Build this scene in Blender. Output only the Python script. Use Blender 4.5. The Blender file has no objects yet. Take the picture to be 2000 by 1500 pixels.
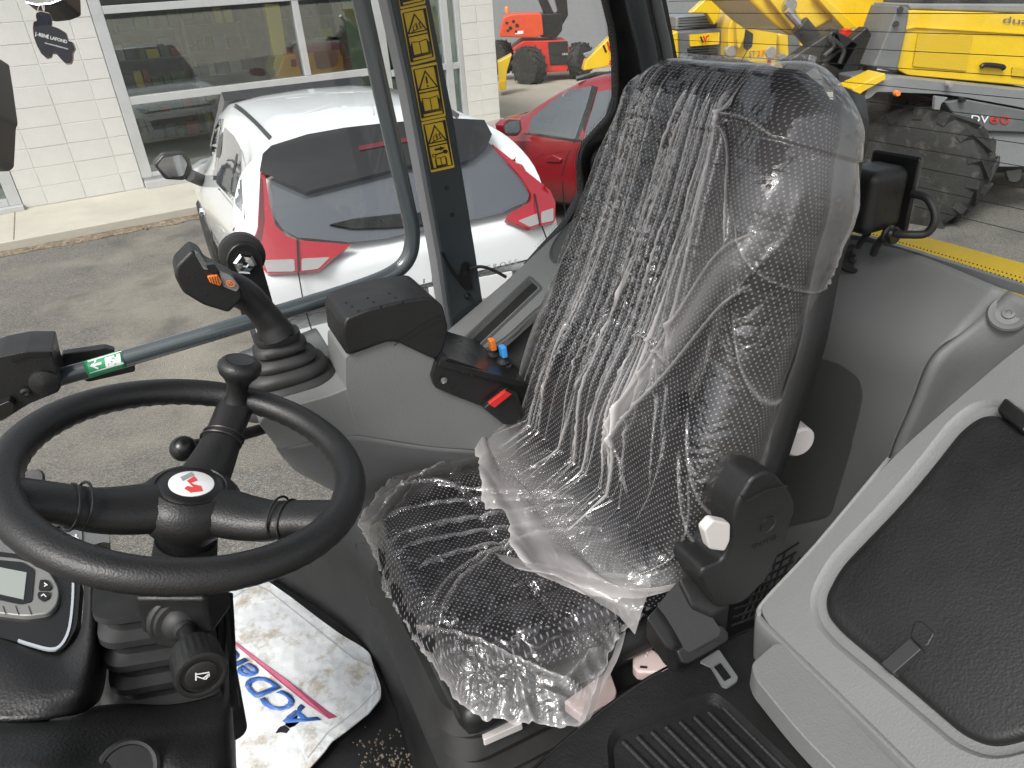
import bpy, bmesh, math, random
from mathutils import Vector, Matrix, noise as mnoise
random.seed(7)
V = Vector
SC = bpy.context.scene
COL = SC.collection

# ------------------------------------------------------------------ camera, world, sun, exposure
HC = 2.22                      # eye height above the yard
FPX = 1390.0                   # focal length in pixels of the 2000 px wide photograph
PITCH = math.radians(29.246)
ROLL = math.radians(4.112)
_fw = V((0, math.cos(PITCH), -math.sin(PITCH)))
_up = V((0, math.sin(PITCH), math.cos(PITCH)))
_rt = V((1, 0, 0))
EX = _rt*math.cos(ROLL) - _up*math.sin(ROLL)
EY = -_up*math.cos(ROLL) - _rt*math.sin(ROLL)
CAMP = V((0, 0, HC))
cd = bpy.data.cameras.new('camera'); cam = bpy.data.objects.new('camera', cd); COL.objects.link(cam)
cd.sensor_fit = 'HORIZONTAL'; cd.sensor_width = 36.0; cd.lens = 36.0*FPX/2000.0
cd.clip_start = 0.02; cd.clip_end = 2000
m = Matrix((EX, -EY, -_fw)).transposed().to_4x4(); m.translation = CAMP
cam.matrix_world = m
SC.camera = cam

SUN_EL = math.radians(50); SUN_AZ = math.radians(212)     # azimuth measured clockwise from +Y
w = bpy.data.worlds.new('World'); SC.world = w; w.use_nodes = True
nt = w.node_tree; nt.nodes.clear()
sky = nt.nodes.new('ShaderNodeTexSky'); sky.sky_type = 'NISHITA'; sky.sun_disc = False
sky.sun_elevation = SUN_EL; sky.sun_rotation = SUN_AZ; sky.air_density = 1.0; sky.dust_density = 4.0; sky.ozone_density = 1.0
hs = nt.nodes.new('ShaderNodeHueSaturation'); hs.inputs['Saturation'].default_value = 0.25   # a clouded-over sky is nearly white
bg = nt.nodes.new('ShaderNodeBackground'); bg.inputs['Strength'].default_value = 0.14
out = nt.nodes.new('ShaderNodeOutputWorld')
nt.links.new(sky.outputs[0], hs.inputs['Color']); nt.links.new(hs.outputs[0], bg.inputs['Color']); nt.links.new(bg.outputs[0], out.inputs['Surface'])
sl = bpy.data.lights.new('sun', 'SUN'); sl.energy = 1.5; sl.angle = math.radians(18); sl.color = (1, 0.975, 0.94)
so = bpy.data.objects.new('sun', sl); COL.objects.link(so)
_sd = V((math.sin(SUN_AZ)*math.cos(SUN_EL), math.cos(SUN_AZ)*math.cos(SUN_EL), math.sin(SUN_EL)))
so.rotation_euler = _sd.to_track_quat('Z', 'Y').to_euler(); so.location = (0, -5, 12)
SC.view_settings.view_transform = 'Standard'; SC.view_settings.look = 'None'; SC.view_settings.gamma = 1
SC.view_settings.exposure = 0.68
SC.cycles.max_bounces = 10; SC.cycles.transparent_max_bounces = 24; SC.cycles.glossy_bounces = 4
SC.cycles.caustics_reflective = False; SC.cycles.caustics_refractive = False

# ------------------------------------------------------------------ measuring helpers
AZ = math.radians(24.2)
RV = V((-math.sin(AZ), math.cos(AZ), 0)); FV = V((-math.cos(AZ), -math.sin(AZ), 0)); ZV = V((0, 0, 1))
def ray(x, y): return _fw + EX*((x-1000)/FPX) + EY*((y-750)/FPX)
def at(x, y, d): return CAMP + ray(x, y)*d
def onpl(x, y, p0, n):
    d = ray(x, y); return CAMP + d*((V(p0)-CAMP).dot(n)/d.dot(n))
def onz(x, y, z): return onpl(x, y, (0, 0, z), ZV)
def onr(x, y, r): return onpl(x, y, RV*r, RV)          # planes of the loader: r = to the operator's right
def onf(x, y, f): return onpl(x, y, FV*f, FV)          # f = forward
def K(f, r, z): return FV*f + RV*r + ZV*z              # loader coordinates to world
def plane3(a, b, c):
    a, b, c = V(a), V(b), V(c); n = (b-a).cross(c-a).normalized()
    return lambda x, y: onpl(x, y, a, n)
def pz(z): return lambda x, y: onz(x, y, z)
def pr(r): return lambda x, y: onr(x, y, r)
def pf(f): return lambda x, y: onf(x, y, f)
def shift(fn, off): return lambda x, y: fn(x, y) + (CAMP-fn(x, y)).normalized()*off
class Frame:
    def __init__(s, x, y, head, z=0):                   # head: degrees to the left of +Y
        t = math.radians(head); s.o = V((x, y, z)); s.fy = V((-math.sin(t), math.cos(t), 0)); s.fx = V((math.cos(t), math.sin(t), 0))
    def __call__(s, x, y, z): return s.o + s.fx*x + s.fy*y + ZV*z
    def dirn(s, x, y, z): return s.fx*x + s.fy*y + ZV*z
    def pl(s, p, n): 
        P = s(*p); N = s.dirn(*n); return lambda x, y: onpl(x, y, P, N)

# ------------------------------------------------------------------ materials
MATS = {}
def mat(name, col, rough=.5, metal=0, bump=0, bscale=300, var=0, vscale=8, spec=.5, coat=0, emit=None, dirt=None, aniso=None):
    if name in MATS: return MATS[name]
    mt = bpy.data.materials.new(name); mt.use_nodes = True; t = mt.node_tree; b = t.nodes['Principled BSDF']
    if isinstance(col, (int, float)): col = (col, col, col)
    b.inputs['Base Color'].default_value = (*col, 1); b.inputs['Roughness'].default_value = rough; b.inputs['Metallic'].default_value = metal
    b.inputs['Specular IOR Level'].default_value = spec; b.inputs['Coat Weight'].default_value = coat; b.inputs['Coat Roughness'].default_value = .06
    tc = t.nodes.new('ShaderNodeTexCoord')
    if var:
        n = t.nodes.new('ShaderNodeTexNoise'); n.inputs['Scale'].default_value = vscale; n.inputs['Detail'].default_value = 6; n.inputs['Roughness'].default_value = .65
        t.links.new(tc.outputs['Object'], n.inputs['Vector'])
        mr = t.nodes.new('ShaderNodeMapRange'); mr.inputs['From Min'].default_value = .3; mr.inputs['From Max'].default_value = .7
        mr.inputs['To Min'].default_value = 1-var; mr.inputs['To Max'].default_value = 1+var
        t.links.new(n.outputs['Fac'], mr.inputs['Value'])
        mx = t.nodes.new('ShaderNodeMix'); mx.data_type = 'RGBA'; mx.blend_type = 'MULTIPLY'; mx.inputs['Factor'].default_value = 1
        mx.inputs['A'].default_value = (*col, 1); t.links.new(mr.outputs[0], mx.inputs['B']); src = mx.outputs['Result']
        if dirt:
            n2 = t.nodes.new('ShaderNodeTexNoise'); n2.inputs['Scale'].default_value = dirt[1]; n2.inputs['Detail'].default_value = 8; n2.inputs['Roughness'].default_value = .7
            t.links.new(tc.outputs['Object'], n2.inputs['Vector'])
            m2 = t.nodes.new('ShaderNodeMapRange'); m2.inputs['From Min'].default_value = dirt[2]; m2.inputs['From Max'].default_value = dirt[2]+.14; m2.inputs['To Max'].default_value = dirt[3]
            t.links.new(n2.outputs['Fac'], m2.inputs['Value'])
            m3 = t.nodes.new('ShaderNodeMix'); m3.data_type = 'RGBA'; t.links.new(m2.outputs[0], m3.inputs['Factor']); t.links.new(src, m3.inputs['A'])
            m3.inputs['B'].default_value = (*dirt[0], 1); src = m3.outputs['Result']
        t.links.new(src, b.inputs['Base Color'])
        r2 = t.nodes.new('ShaderNodeMapRange'); r2.inputs['From Min'].default_value = .3; r2.inputs['From Max'].default_value = .7
        r2.inputs['To Min'].default_value = max(0, rough-.08); r2.inputs['To Max'].default_value = min(1, rough+.08)
        t.links.new(n.outputs['Fac'], r2.inputs['Value']); t.links.new(r2.outputs[0], b.inputs['Roughness'])
    if bump:
        n3 = t.nodes.new('ShaderNodeTexVoronoi'); n3.feature = 'SMOOTH_F1'; n3.inputs['Scale'].default_value = bscale; n3.inputs['Smoothness'].default_value = .6
        nn = t.nodes.new('ShaderNodeTexNoise'); nn.inputs['Scale'].default_value = bscale*.7; nn.inputs['Detail'].default_value = 3
        ad = t.nodes.new('ShaderNodeMath'); ad.operation = 'ADD'
        t.links.new(tc.outputs['Object'], n3.inputs['Vector']); t.links.new(tc.outputs['Object'], nn.inputs['Vector'])
        t.links.new(n3.outputs['Distance'], ad.inputs[0]); t.links.new(nn.outputs['Fac'], ad.inputs[1])
        bp = t.nodes.new('ShaderNodeBump'); bp.inputs['Strength'].default_value = bump; bp.inputs['Distance'].default_value = .35/bscale
        t.links.new(ad.outputs[0], bp.inputs['Height']); t.links.new(bp.outputs[0], b.inputs['Normal'])
    if emit: b.inputs['Emission Color'].default_value = (*emit[0], 1); b.inputs['Emission Strength'].default_value = emit[1]
    MATS[name] = mt; return mt
def schlick(t, ior, normal=None):
    f0 = ((ior-1)/(ior+1))**2
    lw = t.nodes.new('ShaderNodeLayerWeight'); lw.inputs['Blend'].default_value = .5
    if normal: t.links.new(normal, lw.inputs['Normal'])
    pw = t.nodes.new('ShaderNodeMath'); pw.operation = 'POWER'; pw.inputs[1].default_value = 5; t.links.new(lw.outputs['Facing'], pw.inputs[0])
    ma = t.nodes.new('ShaderNodeMath'); ma.operation = 'MULTIPLY_ADD'; ma.inputs[1].default_value = 1-f0; ma.inputs[2].default_value = f0; t.links.new(pw.outputs[0], ma.inputs[0])
    return ma.outputs[0]
def glass(name, tint=(.9, .95, .93), ior=1.5, rough=.0, dust=0, refl=1.0):
    mt = bpy.data.materials.new(name); mt.use_nodes = True; t = mt.node_tree; t.nodes.clear()
    tr = t.nodes.new('ShaderNodeBsdfTransparent'); tr.inputs['Color'].default_value = (*tint, 1)
    gl = t.nodes.new('ShaderNodeBsdfGlossy'); gl.inputs['Roughness'].default_value = rough; gl.inputs['Color'].default_value = (refl, refl, refl, 1)
    fr = schlick(t, ior)
    mx = t.nodes.new('ShaderNodeMixShader'); o = t.nodes.new('ShaderNodeOutputMaterial')
    t.links.new(fr, mx.inputs[0]); t.links.new(tr.outputs[0], mx.inputs[1]); t.links.new(gl.outputs[0], mx.inputs[2])
    last = mx
    if dust:
        tc = t.nodes.new('ShaderNodeTexCoord'); n = t.nodes.new('ShaderNodeTexNoise'); n.inputs['Scale'].default_value = 260; n.inputs['Detail'].default_value = 2
        t.links.new(tc.outputs['Object'], n.inputs['Vector'])
        mr = t.nodes.new('ShaderNodeMapRange'); mr.inputs['From Min'].default_value = .60; mr.inputs['From Max'].default_value = .70; mr.inputs['To Max'].default_value = dust*5
        t.links.new(n.outputs['Fac'], mr.inputs['Value'])
        ad = t.nodes.new('ShaderNodeMath'); ad.operation = 'ADD'; ad.inputs[1].default_value = dust; t.links.new(mr.outputs[0], ad.inputs[0])
        df = t.nodes.new('ShaderNodeBsdfDiffuse'); df.inputs['Color'].default_value = (.5, .48, .42, 1)
        m2 = t.nodes.new('ShaderNodeMixShader'); t.links.new(ad.outputs[0], m2.inputs[0]); t.links.new(mx.outputs[0], m2.inputs[1]); t.links.new(df.outputs[0], m2.inputs[2]); last = m2
    t.links.new(last.outputs[0], o.inputs['Surface']); MATS[name] = mt; return mt

M = MATS
mat('black_plastic', .010, .48, bump=.25, bscale=420, var=.2, vscale=14)
mat('black_smooth', .011, .32, var=.15, vscale=20)
mat('black_grain', .010, .5, bump=.32, bscale=330, var=.22, vscale=9)
mat('black_matte', .012, .7)
mat('dark_void', .006, .8)
mat('rubber', .022, .55, var=.3, vscale=25)
mat('wheel_grip', .012, .45, bump=.28, bscale=420, var=.15, vscale=12)
mat('grey_plastic', (.168, .173, .170), .55, bump=.35, bscale=380, var=.05, vscale=5)
mat('grey_grain', (.140, .144, .142), .55, bump=.22, bscale=300, var=.06, vscale=5)
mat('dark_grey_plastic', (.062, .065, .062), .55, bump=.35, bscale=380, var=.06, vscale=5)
mat('pillar_paint', (.035, .043, .047), .42, var=.08, vscale=9)
mat('tube_paint', (.055, .068, .073), .22, coat=.6, var=.05)
mat('steel', (.55, .55, .56), .22, 1.0, var=.1, vscale=40)
mat('tongue_steel', (.42, .43, .44), .28, .75)
mat('chrome', (.75, .75, .77), .08, 1.0)
mat('sticker_yellow', (.62, .42, .03), .4)
mat('ink_black', .012, .5)
mat('white_print', .75, .5)
mat('exit_green', (.02, .30, .12), .4)
mat('orange_plastic', (.85, .22, .04), .4)
mat('blue_plastic', (.05, .30, .75), .4)
mat('red_plastic', (.62, .03, .025), .35)
mat('white_plastic', (.56, .53, .51), .45, var=.05)
mat('pink_plastic', (.50, .40, .38), .5, var=.08)
mat('car_white', (.74, .76, .77), .3, coat=1)
mat('car_red', (.20, .008, .013), .28, coat=1)
mat('car_grey', (.25, .26, .27), .3, coat=1)
mat('car_silver', (.42, .44, .46), .3, coat=1)
mat('gloss_black', .008, .07, coat=1)
mat('glass_side', (.045, .055, .06), .04, spec=1.0, coat=1)
mat('glass_dark', (.012, .014, .016), .05, spec=.8)
mat('glass_sky_tint', (.075, .085, .097), .04, spec=1.0, coat=1)  # base colour lifted to grey-blue in place of reflected sky
mat('lamp_red', (.34, .014, .024), .12, coat=1)
mat('lamp_clear', (.28, .27, .265), .12, coat=1)
mat('lamp_dark', (.10, .008, .012), .1, coat=1)
mat('mirror', (.45, .47, .49), .03, 1.0)
mat('yellow_paint', (.72, .47, .015), .35, coat=.4, var=.04, vscale=6)
mat('bonnet_yellow', (.72, .46, .015), .65, var=.04, spec=.25)
mat('machine_grey', (.12, .125, .13), .45, var=.1, vscale=8)
mat('machine_lightgrey', (.20, .207, .215), .45, var=.06, vscale=8)
mat('tyre', (.022, .022, .021), .75, var=.3, vscale=14, bump=.3, bscale=60, dirt=((.11, .10, .085), 12, .54, .5))
mat('rim', (.42, .42, .42), .4, .3, var=.15, vscale=10)
mat('lift_red', (.55, .03, .018), .4, var=.1, vscale=6)
mat('lift_orange', (.62, .07, .02), .4, var=.08)
mat('aluminium', (.56, .57, .57), .4, .35, var=.04)
mat('block_white', (.62, .61, .58), .75, bump=.35, bscale=90, var=.05, vscale=4)
mat('mortar', (.66, .65, .62), .85, var=.05)
mat('concrete', (.47, .44, .37), .85, bump=.3, bscale=60, var=.1, vscale=1.3, dirt=((.36, .33, .27), 2.2, .56, .35))
mat('dirt_strip', (.17, .13, .085), .95, bump=.8, bscale=35, var=.5, vscale=10, dirt=((.30, .26, .2), 18, .48, .9))
mat('showroom', (.28, .31, .32), .8, var=.3, vscale=1.5)
mat('showroom_floor', (.5, .5, .47), .5, var=.1)
mat('fabric_grey', (.05, .05, .055), .9, bump=.4, bscale=500)
mat('mesh_black', .01, .7)
glass('window_glass', (.975, .985, .98), 1.36)
glass('facade_glass', (.81, .89, .87), 2.0)
glass('rear_glass', (.965, .98, .97), 1.45, dust=.007)
glass('lens', (.8, .8, .8), 1.5)
# ground: asphalt with aggregate, damp and sandy patches
def asphalt():
    mt = bpy.data.materials.new('asphalt'); mt.use_nodes = True; t = mt.node_tree; b = t.nodes['Principled BSDF']; L = t.links
    tc = t.nodes.new('ShaderNodeTexCoord')
    def nz(s, d, r=.6):
        n = t.nodes.new('ShaderNodeTexNoise'); n.inputs['Scale'].default_value = s; n.inputs['Detail'].default_value = d; n.inputs['Roughness'].default_value = r
        L.new(tc.outputs['Object'], n.inputs['Vector']); return n.outputs['Fac']
    def mr(i, a, c, lo, hi):
        n = t.nodes.new('ShaderNodeMapRange'); L.new(i, n.inputs['Value'])
        for k, v in zip(('From Min', 'From Max', 'To Min', 'To Max'), (a, c, lo, hi)): n.inputs[k].default_value = v
        return n.outputs[0]
    def mix(fac, a, bcol, mode='MIX'):
        n = t.nodes.new('ShaderNodeMix'); n.data_type = 'RGBA'; n.blend_type = mode
        if fac is not None and not isinstance(fac, float): L.new(fac, n.inputs['Factor'])
        else: n.inputs['Factor'].default_value = fac
        for s, c in (('A', a), ('B', bcol)):
            if isinstance(c, tuple): n.inputs[s].default_value = (*c, 1)
            else: L.new(c, n.inputs[s])
        return n.outputs['Result']
    vo = t.nodes.new('ShaderNodeTexVoronoi'); vo.inputs['Scale'].default_value = 150; L.new(tc.outputs['Object'], vo.inputs['Vector'])
    stone = t.nodes.new('ShaderNodeSeparateColor'); L.new(vo.outputs['Color'], stone.inputs[0])
    c = mix(mr(stone.outputs[0], .35, 1, 0, .8), (.10, .094, .084), (.27, .25, .22))
    c = mix(mr(nz(.55, 7), .46, .62, 0, .75), c, (.27, .245, .20))
    c = mix(mr(nz(1.6, 6), .55, .68, 0, .55), c, (.075, .072, .067))
    L.new(c, b.inputs['Base Color']); b.inputs['Roughness'].default_value = .85
    bp = t.nodes.new('ShaderNodeBump'); bp.inputs['Strength'].default_value = .7; bp.inputs['Distance'].default_value = .006
    L.new(vo.outputs['Distance'], bp.inputs['Height']); L.new(bp.outputs[0], b.inputs['Normal']); MATS['asphalt'] = mt
asphalt()
def gravel_yard():
    mat('yard', (.34, .31, .255), .9, bump=.5, bscale=40, var=.16, vscale=.9, dirt=((.26, .24, .2), .45, .52, .5))
gravel_yard()

# ------------------------------------------------------------------ scene-graph helpers
def thing(name, label, cat, group=None):
    o = bpy.data.objects.new(name, None); COL.objects.link(o); o.empty_display_size = .05
    o['label'] = label; o['category'] = cat
    if group: o['group'] = group
    return o
def tag(o, label, cat, group=None):
    o['label'] = label; o['category'] = cat
    if group: o['group'] = group
    return o
def link(name, me, mt, parent=None, smooth=False, kind=None):
    o = bpy.data.objects.new(name, me); COL.objects.link(o)
    if mt: me.materials.append(M[mt] if isinstance(mt, str) else mt)
    if parent: o.parent = parent
    if smooth:
        for p in me.polygons: p.use_smooth = True
    if kind: o['kind'] = kind
    return o
def bmobj(name, bm, mt, parent=None, smooth=False, kind=None, fix=True):
    if fix: bmesh.ops.recalc_face_normals(bm, faces=bm.faces)
    me = bpy.data.meshes.new(name); bm.to_mesh(me); bm.free(); return link(name, me, mt, parent, smooth, kind)
def bevel(o, w, seg=3, ang=35):
    md = o.modifiers.new('bevel', 'BEVEL'); md.width = w; md.segments = seg; md.limit_method = 'ANGLE'; md.angle_limit = math.radians(ang); md.harden_normals = True
    for p in o.data.polygons: p.use_smooth = True
    return o
def rnd(poly, r, n=5):
    out = []; N = len(poly)
    for i in range(N):
        p = V(poly[i][:2]); a = V(poly[i-1][:2]); c = V(poly[(i+1) % N][:2])
        rr = poly[i][2] if len(poly[i]) > 2 else r
        da = (a-p); dc = (c-p); k = min(rr, da.length*.48, dc.length*.48)
        if k < .3: out.append((p.x, p.y)); continue
        s = p + da.normalized()*k; e = p + dc.normalized()*k
        for j in range(n+1):
            t = j/n; q = s*(1-t)**2 + p*2*t*(1-t) + e*t*t; out.append((q.x, q.y))
    return out
def spoly(name, poly, fn, mt, parent=None, thick=.004, bev=0, cut=0, rad=0, smooth=False, toward=0, hole=None, back=None):
    """outline in photograph pixels laid on a real surface fn(x,y), given thickness away from the viewer side"""
    if rad: poly = rnd(poly, rad)
    bm = bmesh.new(); vs = [bm.verts.new((p[0], p[1], 0)) for p in poly]
    if hole:
        ed = [bm.edges.new((vs[i], vs[(i+1) % len(vs)])) for i in range(len(vs))]
        for h in hole:
            hv = [bm.verts.new((p[0], p[1], 0)) for p in h]; ed += [bm.edges.new((hv[i], hv[(i+1) % len(hv)])) for i in range(len(hv))]
        bmesh.ops.triangle_fill(bm, edges=ed, use_beauty=True)
    else:
        f = bm.faces.new(vs); f.normal_update()
        if cut: bmesh.ops.triangulate(bm, faces=[f], quad_method='BEAUTY', ngon_method='EAR_CLIP')
    if cut:
        xs = [p[0] for p in poly]; ys = [p[1] for p in poly]
        for ax, lo, hi in ((0, min(xs), max(xs)), (1, min(ys), max(ys))):
            k = math.floor(lo/cut)*cut+cut
            while k < hi:
                n = (1, 0, 0) if ax == 0 else (0, 1, 0); c = (k, 0, 0) if ax == 0 else (0, k, 0)
                bmesh.ops.bisect_plane(bm, geom=bm.verts[:]+bm.edges[:]+bm.faces[:], plane_co=c, plane_no=n, dist=1e-4); k += cut
    for v in bm.verts:
        p = fn(v.co.x, v.co.y)
        if toward: p = p + (CAMP-p).normalized()*toward
        v.co = p
    bm.normal_update()
    nrm = V(); c = V()
    for f in bm.faces: nrm += f.normal*f.calc_area(); c += f.calc_center_median()
    c /= max(1, len(bm.faces))
    if nrm.dot(CAMP-c) < 0: bmesh.ops.reverse_faces(bm, faces=bm.faces)
    if back is not None:      # straight prism along a given world direction
        be = [e for e in bm.edges if len(e.link_faces) == 1]; fcs = bm.faces[:]; dup = {v: bm.verts.new(v.co+V(back)) for v in bm.verts[:]}
        for e in be: bm.faces.new((e.verts[0], e.verts[1], dup[e.verts[1]], dup[e.verts[0]]))
        for f in fcs: bm.faces.new([dup[v] for v in reversed(f.verts)])
        bmesh.ops.recalc_face_normals(bm, faces=bm.faces)
        o = bmobj(name, bm, mt, parent, smooth, fix=False)
    else:
        o = bmobj(name, bm, mt, parent, smooth, fix=False)
        if thick:
            md = o.modifiers.new('solid', 'SOLIDIFY'); md.thickness = thick; md.offset = -1
    if bev: bevel(o, bev)
    return o
def cr(p0, p1, p2, p3, t):
    return .5*((2*p1) + (p2-p0)*t + (2*p0-5*p1+4*p2-p3)*t*t + (3*p1-p0-3*p2+p3)*t**3)
def spline(pts, n=8, closed=False):
    P = [V(p) for p in pts]; out = []; N = len(P)
    for i in range(N if closed else N-1):
        a = P[(i-1) % N] if closed or i > 0 else P[0]*2-P[1]
        b = P[i]; c = P[(i+1) % N]; d = P[(i+2) % N] if closed or i+2 < N else P[-1]*2-P[-2]
        for j in range(n): out.append(cr(a, b, c, d, j/n))
    if not closed: out.append(P[-1])
    return out
def gridmesh(name, rows, mt, parent=None, smooth=True, thick=0, closed_u=False, face=True, uv=None, attr=None):
    nr, nc = len(rows), len(rows[0]); vs = [tuple(p) for r in rows for p in r]; fs = []
    for i in range(nr-1):
        for j in range(nc if closed_u else nc-1):
            a = i*nc+j; b = i*nc+(j+1) % nc; fs.append((a, b, b+nc, a+nc))
    me = bpy.data.meshes.new(name); me.from_pydata(vs, [], fs)
    if uv:
        ul = me.uv_layers.new(name='uv'); flat = [u for r in uv for u in r]
        for lp in me.loops: ul.data[lp.index].uv = flat[lp.vertex_index]
    if attr:
        al = me.attributes.new('fold', 'FLOAT', 'POINT'); al.data.foreach_set('value', [a for r in attr for a in r])
    me.update()
    if face:
        s = 0
        for p in me.polygons: s += p.normal.dot(CAMP-p.center)*p.area
        if s < 0: me.flip_normals()
    o = link(name, me, mt, parent, smooth)
    if thick:
        md = o.modifiers.new('solid', 'SOLIDIFY'); md.thickness = thick; md.offset = -1
    return o
def patch(name, rows, mt, parent=None, n=6, thick=.01, smooth=True):
    R = [spline(r, n) for r in rows]; cols = list(zip(*R)); Cc = [spline(c, n) for c in cols]
    return gridmesh(name, [list(x) for x in zip(*Cc)], mt, parent, smooth, thick)
def tube(name, pts, rad, mt, parent=None, seg=14, n=6, sm=True, flat=None):
    P = spline(pts, n) if sm and len(pts) > 2 else [V(p) for p in pts]
    N = len(P); R = rad if isinstance(rad, (list, tuple)) else [rad]*N
    if len(R) != N:
        def _lr(i):
            k = i/(N-1)*(len(R)-1); j = min(int(k), len(R)-2); t = k-j; a_, b_ = R[j], R[j+1]
            if isinstance(a_, tuple): return (a_[0]*(1-t)+b_[0]*t, a_[1]*(1-t)+b_[1]*t)
            return a_*(1-t)+b_*t
        R = [_lr(i) for i in range(N)]
    bm = bmesh.new(); prev = None; rings = []
    T0 = (P[1]-P[0]).normalized(); u = T0.orthogonal().normalized() if flat is None else (V(flat)-T0*V(flat).dot(T0)).normalized()
    for i in range(N):
        T = (P[min(i+1, N-1)]-P[max(i-1, 0)]).normalized(); u = (u-T*u.dot(T)).normalized(); v = T.cross(u)
        sx, sy = (R[i], R[i]) if not isinstance(R[i], tuple) else R[i]
        rings.append([bm.verts.new(P[i]+u*(math.cos(a)*sx)+v*(math.sin(a)*sy)) for a in [2*math.pi*k/seg for k in range(seg)]])
    for a, b in zip(rings, rings[1:]):
        for k in range(seg): bm.faces.new((a[k], a[(k+1) % seg], b[(k+1) % seg], b[k]))
    bm.faces.new(rings[0]); bm.faces.new(rings[-1])
    o = bmobj(name, bm, mt, parent, True); o.data.set_sharp_from_angle(angle=math.radians(50)); return o
def loft(name, rings, mt, parent=None, smooth=True, cap=True, ang=40):
    bm = bmesh.new(); R = [[bm.verts.new(p) for p in r] for r in rings]; n = len(R[0])
    for a, b in zip(R, R[1:]):
        for k in range(n): bm.faces.new((a[k], a[(k+1) % n], b[(k+1) % n], b[k]))
    if cap: bm.faces.new(R[0]); bm.faces.new(R[-1])
    o = bmobj(name, bm, mt, parent, smooth)
    if smooth: o.data.set_sharp_from_angle(angle=math.radians(ang))
    return o
def lathe(name, c, axis, prof, mt, parent=None, seg=32, sx=1.0, xdir=None, ang=40):
    ax = V(axis).normalized(); u = ax.orthogonal().normalized() if xdir is None else (V(xdir)-ax*V(xdir).dot(ax)).normalized(); v = ax.cross(u); c = V(c)
    return loft(name, [[c+ax*h+u*(math.cos(a)*max(r, 1e-4)*sx)+v*(math.sin(a)*max(r, 1e-4)) for a in [2*math.pi*k/seg for k in range(seg)]] for r, h in prof], mt, parent, ang=ang)
def box(name, c, dx, dy, dz, mt, parent=None, bev=0, seg=2):
    """box from its centre and three full edge vectors"""
    c, dx, dy, dz = V(c), V(dx)/2, V(dy)/2, V(dz)/2; bm = bmesh.new()
    vs = [bm.verts.new(c+dx*a+dy*b+dz*d) for a in (-1, 1) for b in (-1, 1) for d in (-1, 1)]
    for q in ((0, 1, 3, 2), (4, 6, 7, 5), (0, 4, 5, 1), (2, 3, 7, 6), (0, 2, 6, 4), (1, 5, 7, 3)): bm.faces.new([vs[i] for i in q])
    o = bmobj(name, bm, mt, parent)
    if bev: bevel(o, bev, seg)
    return o
def prism(name, pts, vec, mt, parent=None, bev=0, seg=3):
    bm = bmesh.new(); a = [bm.verts.new(p) for p in pts]; b = [bm.verts.new(V(p)+V(vec)) for p in pts]; n = len(a)
    bm.faces.new(a); bm.faces.new(b)
    for i in range(n): bm.faces.new((a[i], a[(i+1) % n], b[(i+1) % n], b[i]))
    o = bmobj(name, bm, mt, parent)
    if bev: bevel(o, bev, seg)
    return o
def textmesh(body, ext=0.0, bold=0):
    cu = bpy.data.curves.new('lettering', 'FONT'); cu.body = body; cu.extrude = ext; cu.resolution_u = 3; cu.offset = bold
    o = bpy.data.objects.new('lettering', cu); COL.objects.link(o); bpy.context.view_layer.update()
    me = bpy.data.meshes.new_from_object(o.evaluated_get(bpy.context.evaluated_depsgraph_get())); bpy.data.objects.remove(o); bpy.data.curves.remove(cu); return me
def text(name, body, quad, fn, mt, parent=None, thick=.0012, toward=.002, bold=0):
    """lettering fitted in a pixel quad (bottom-left, bottom-right, top-right, top-left) of surface fn"""
    me = textmesh(body, 0, bold); xs = [v.co.x for v in me.vertices]; ys = [v.co.y for v in me.vertices]; x0, x1, y0, y1 = min(xs), max(xs), min(ys), max(ys)
    q = [V(p) for p in quad]
    for v in me.vertices:
        a = (v.co.x-x0)/(x1-x0); b = (v.co.y-y0)/(y1-y0); p = q[0]*(1-a)*(1-b)+q[1]*a*(1-b)+q[2]*a*b+q[3]*(1-a)*b
        w_ = fn(p.x, p.y); v.co = w_+(CAMP-w_).normalized()*toward
    o = link(name, me, mt, parent); md = o.modifiers.new('solid', 'SOLIDIFY'); md.thickness = thick; md.offset = 0; return o
def strip(name, pts, width, fn, mt, parent=None, toward=.001, thick=.0008, closed=False):
    """a thin printed line: pixel polyline with width in pixels"""
    P = [V(p) for p in pts]; N = len(P); L, Rr = [], []
    for i in range(N):
        a = P[(i-1) % N] if closed or i else P[0]; b = P[(i+1) % N] if closed or i < N-1 else P[-1]
        d = (b-a).normalized(); n = V((-d.y, d.x)); k = 1.0
        if closed or 0 < i < N-1:
            d1 = (P[i]-a).normalized(); k = 1/max(.4, V((-d1.y, d1.x)).dot(n))
        L.append(P[i]+n*width/2*k); Rr.append(P[i]-n*width/2*k)
    bm = bmesh.new()
    def mk(p):
        q = fn(p.x, p.y); return bm.verts.new(q+(CAMP-q).normalized()*toward)
    l = [mk(p) for p in L]; r = [mk(p) for p in Rr]
    for i in range(N if closed else N-1): bm.faces.new((l[i], l[(i+1) % N], r[(i+1) % N], r[i]))
    bm.normal_update()
    if sum((f.normal.dot(CAMP-f.calc_center_median()) for f in bm.faces)) < 0: bmesh.ops.reverse_faces(bm, faces=bm.faces)
    o = bmobj(name, bm, mt, parent, fix=False); md = o.modifiers.new('solid', 'SOLIDIFY'); md.thickness = thick; md.offset = -1; return o
def ell(cx, cy, a, b, rot=0, n=28):
    c, s = math.cos(math.radians(rot)), math.sin(math.radians(rot))
    return [(cx+a*math.cos(t)*c-b*math.sin(t)*s, cy+a*math.cos(t)*s+b*math.sin(t)*c) for t in [2*math.pi*k/n for k in range(n)]]
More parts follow.
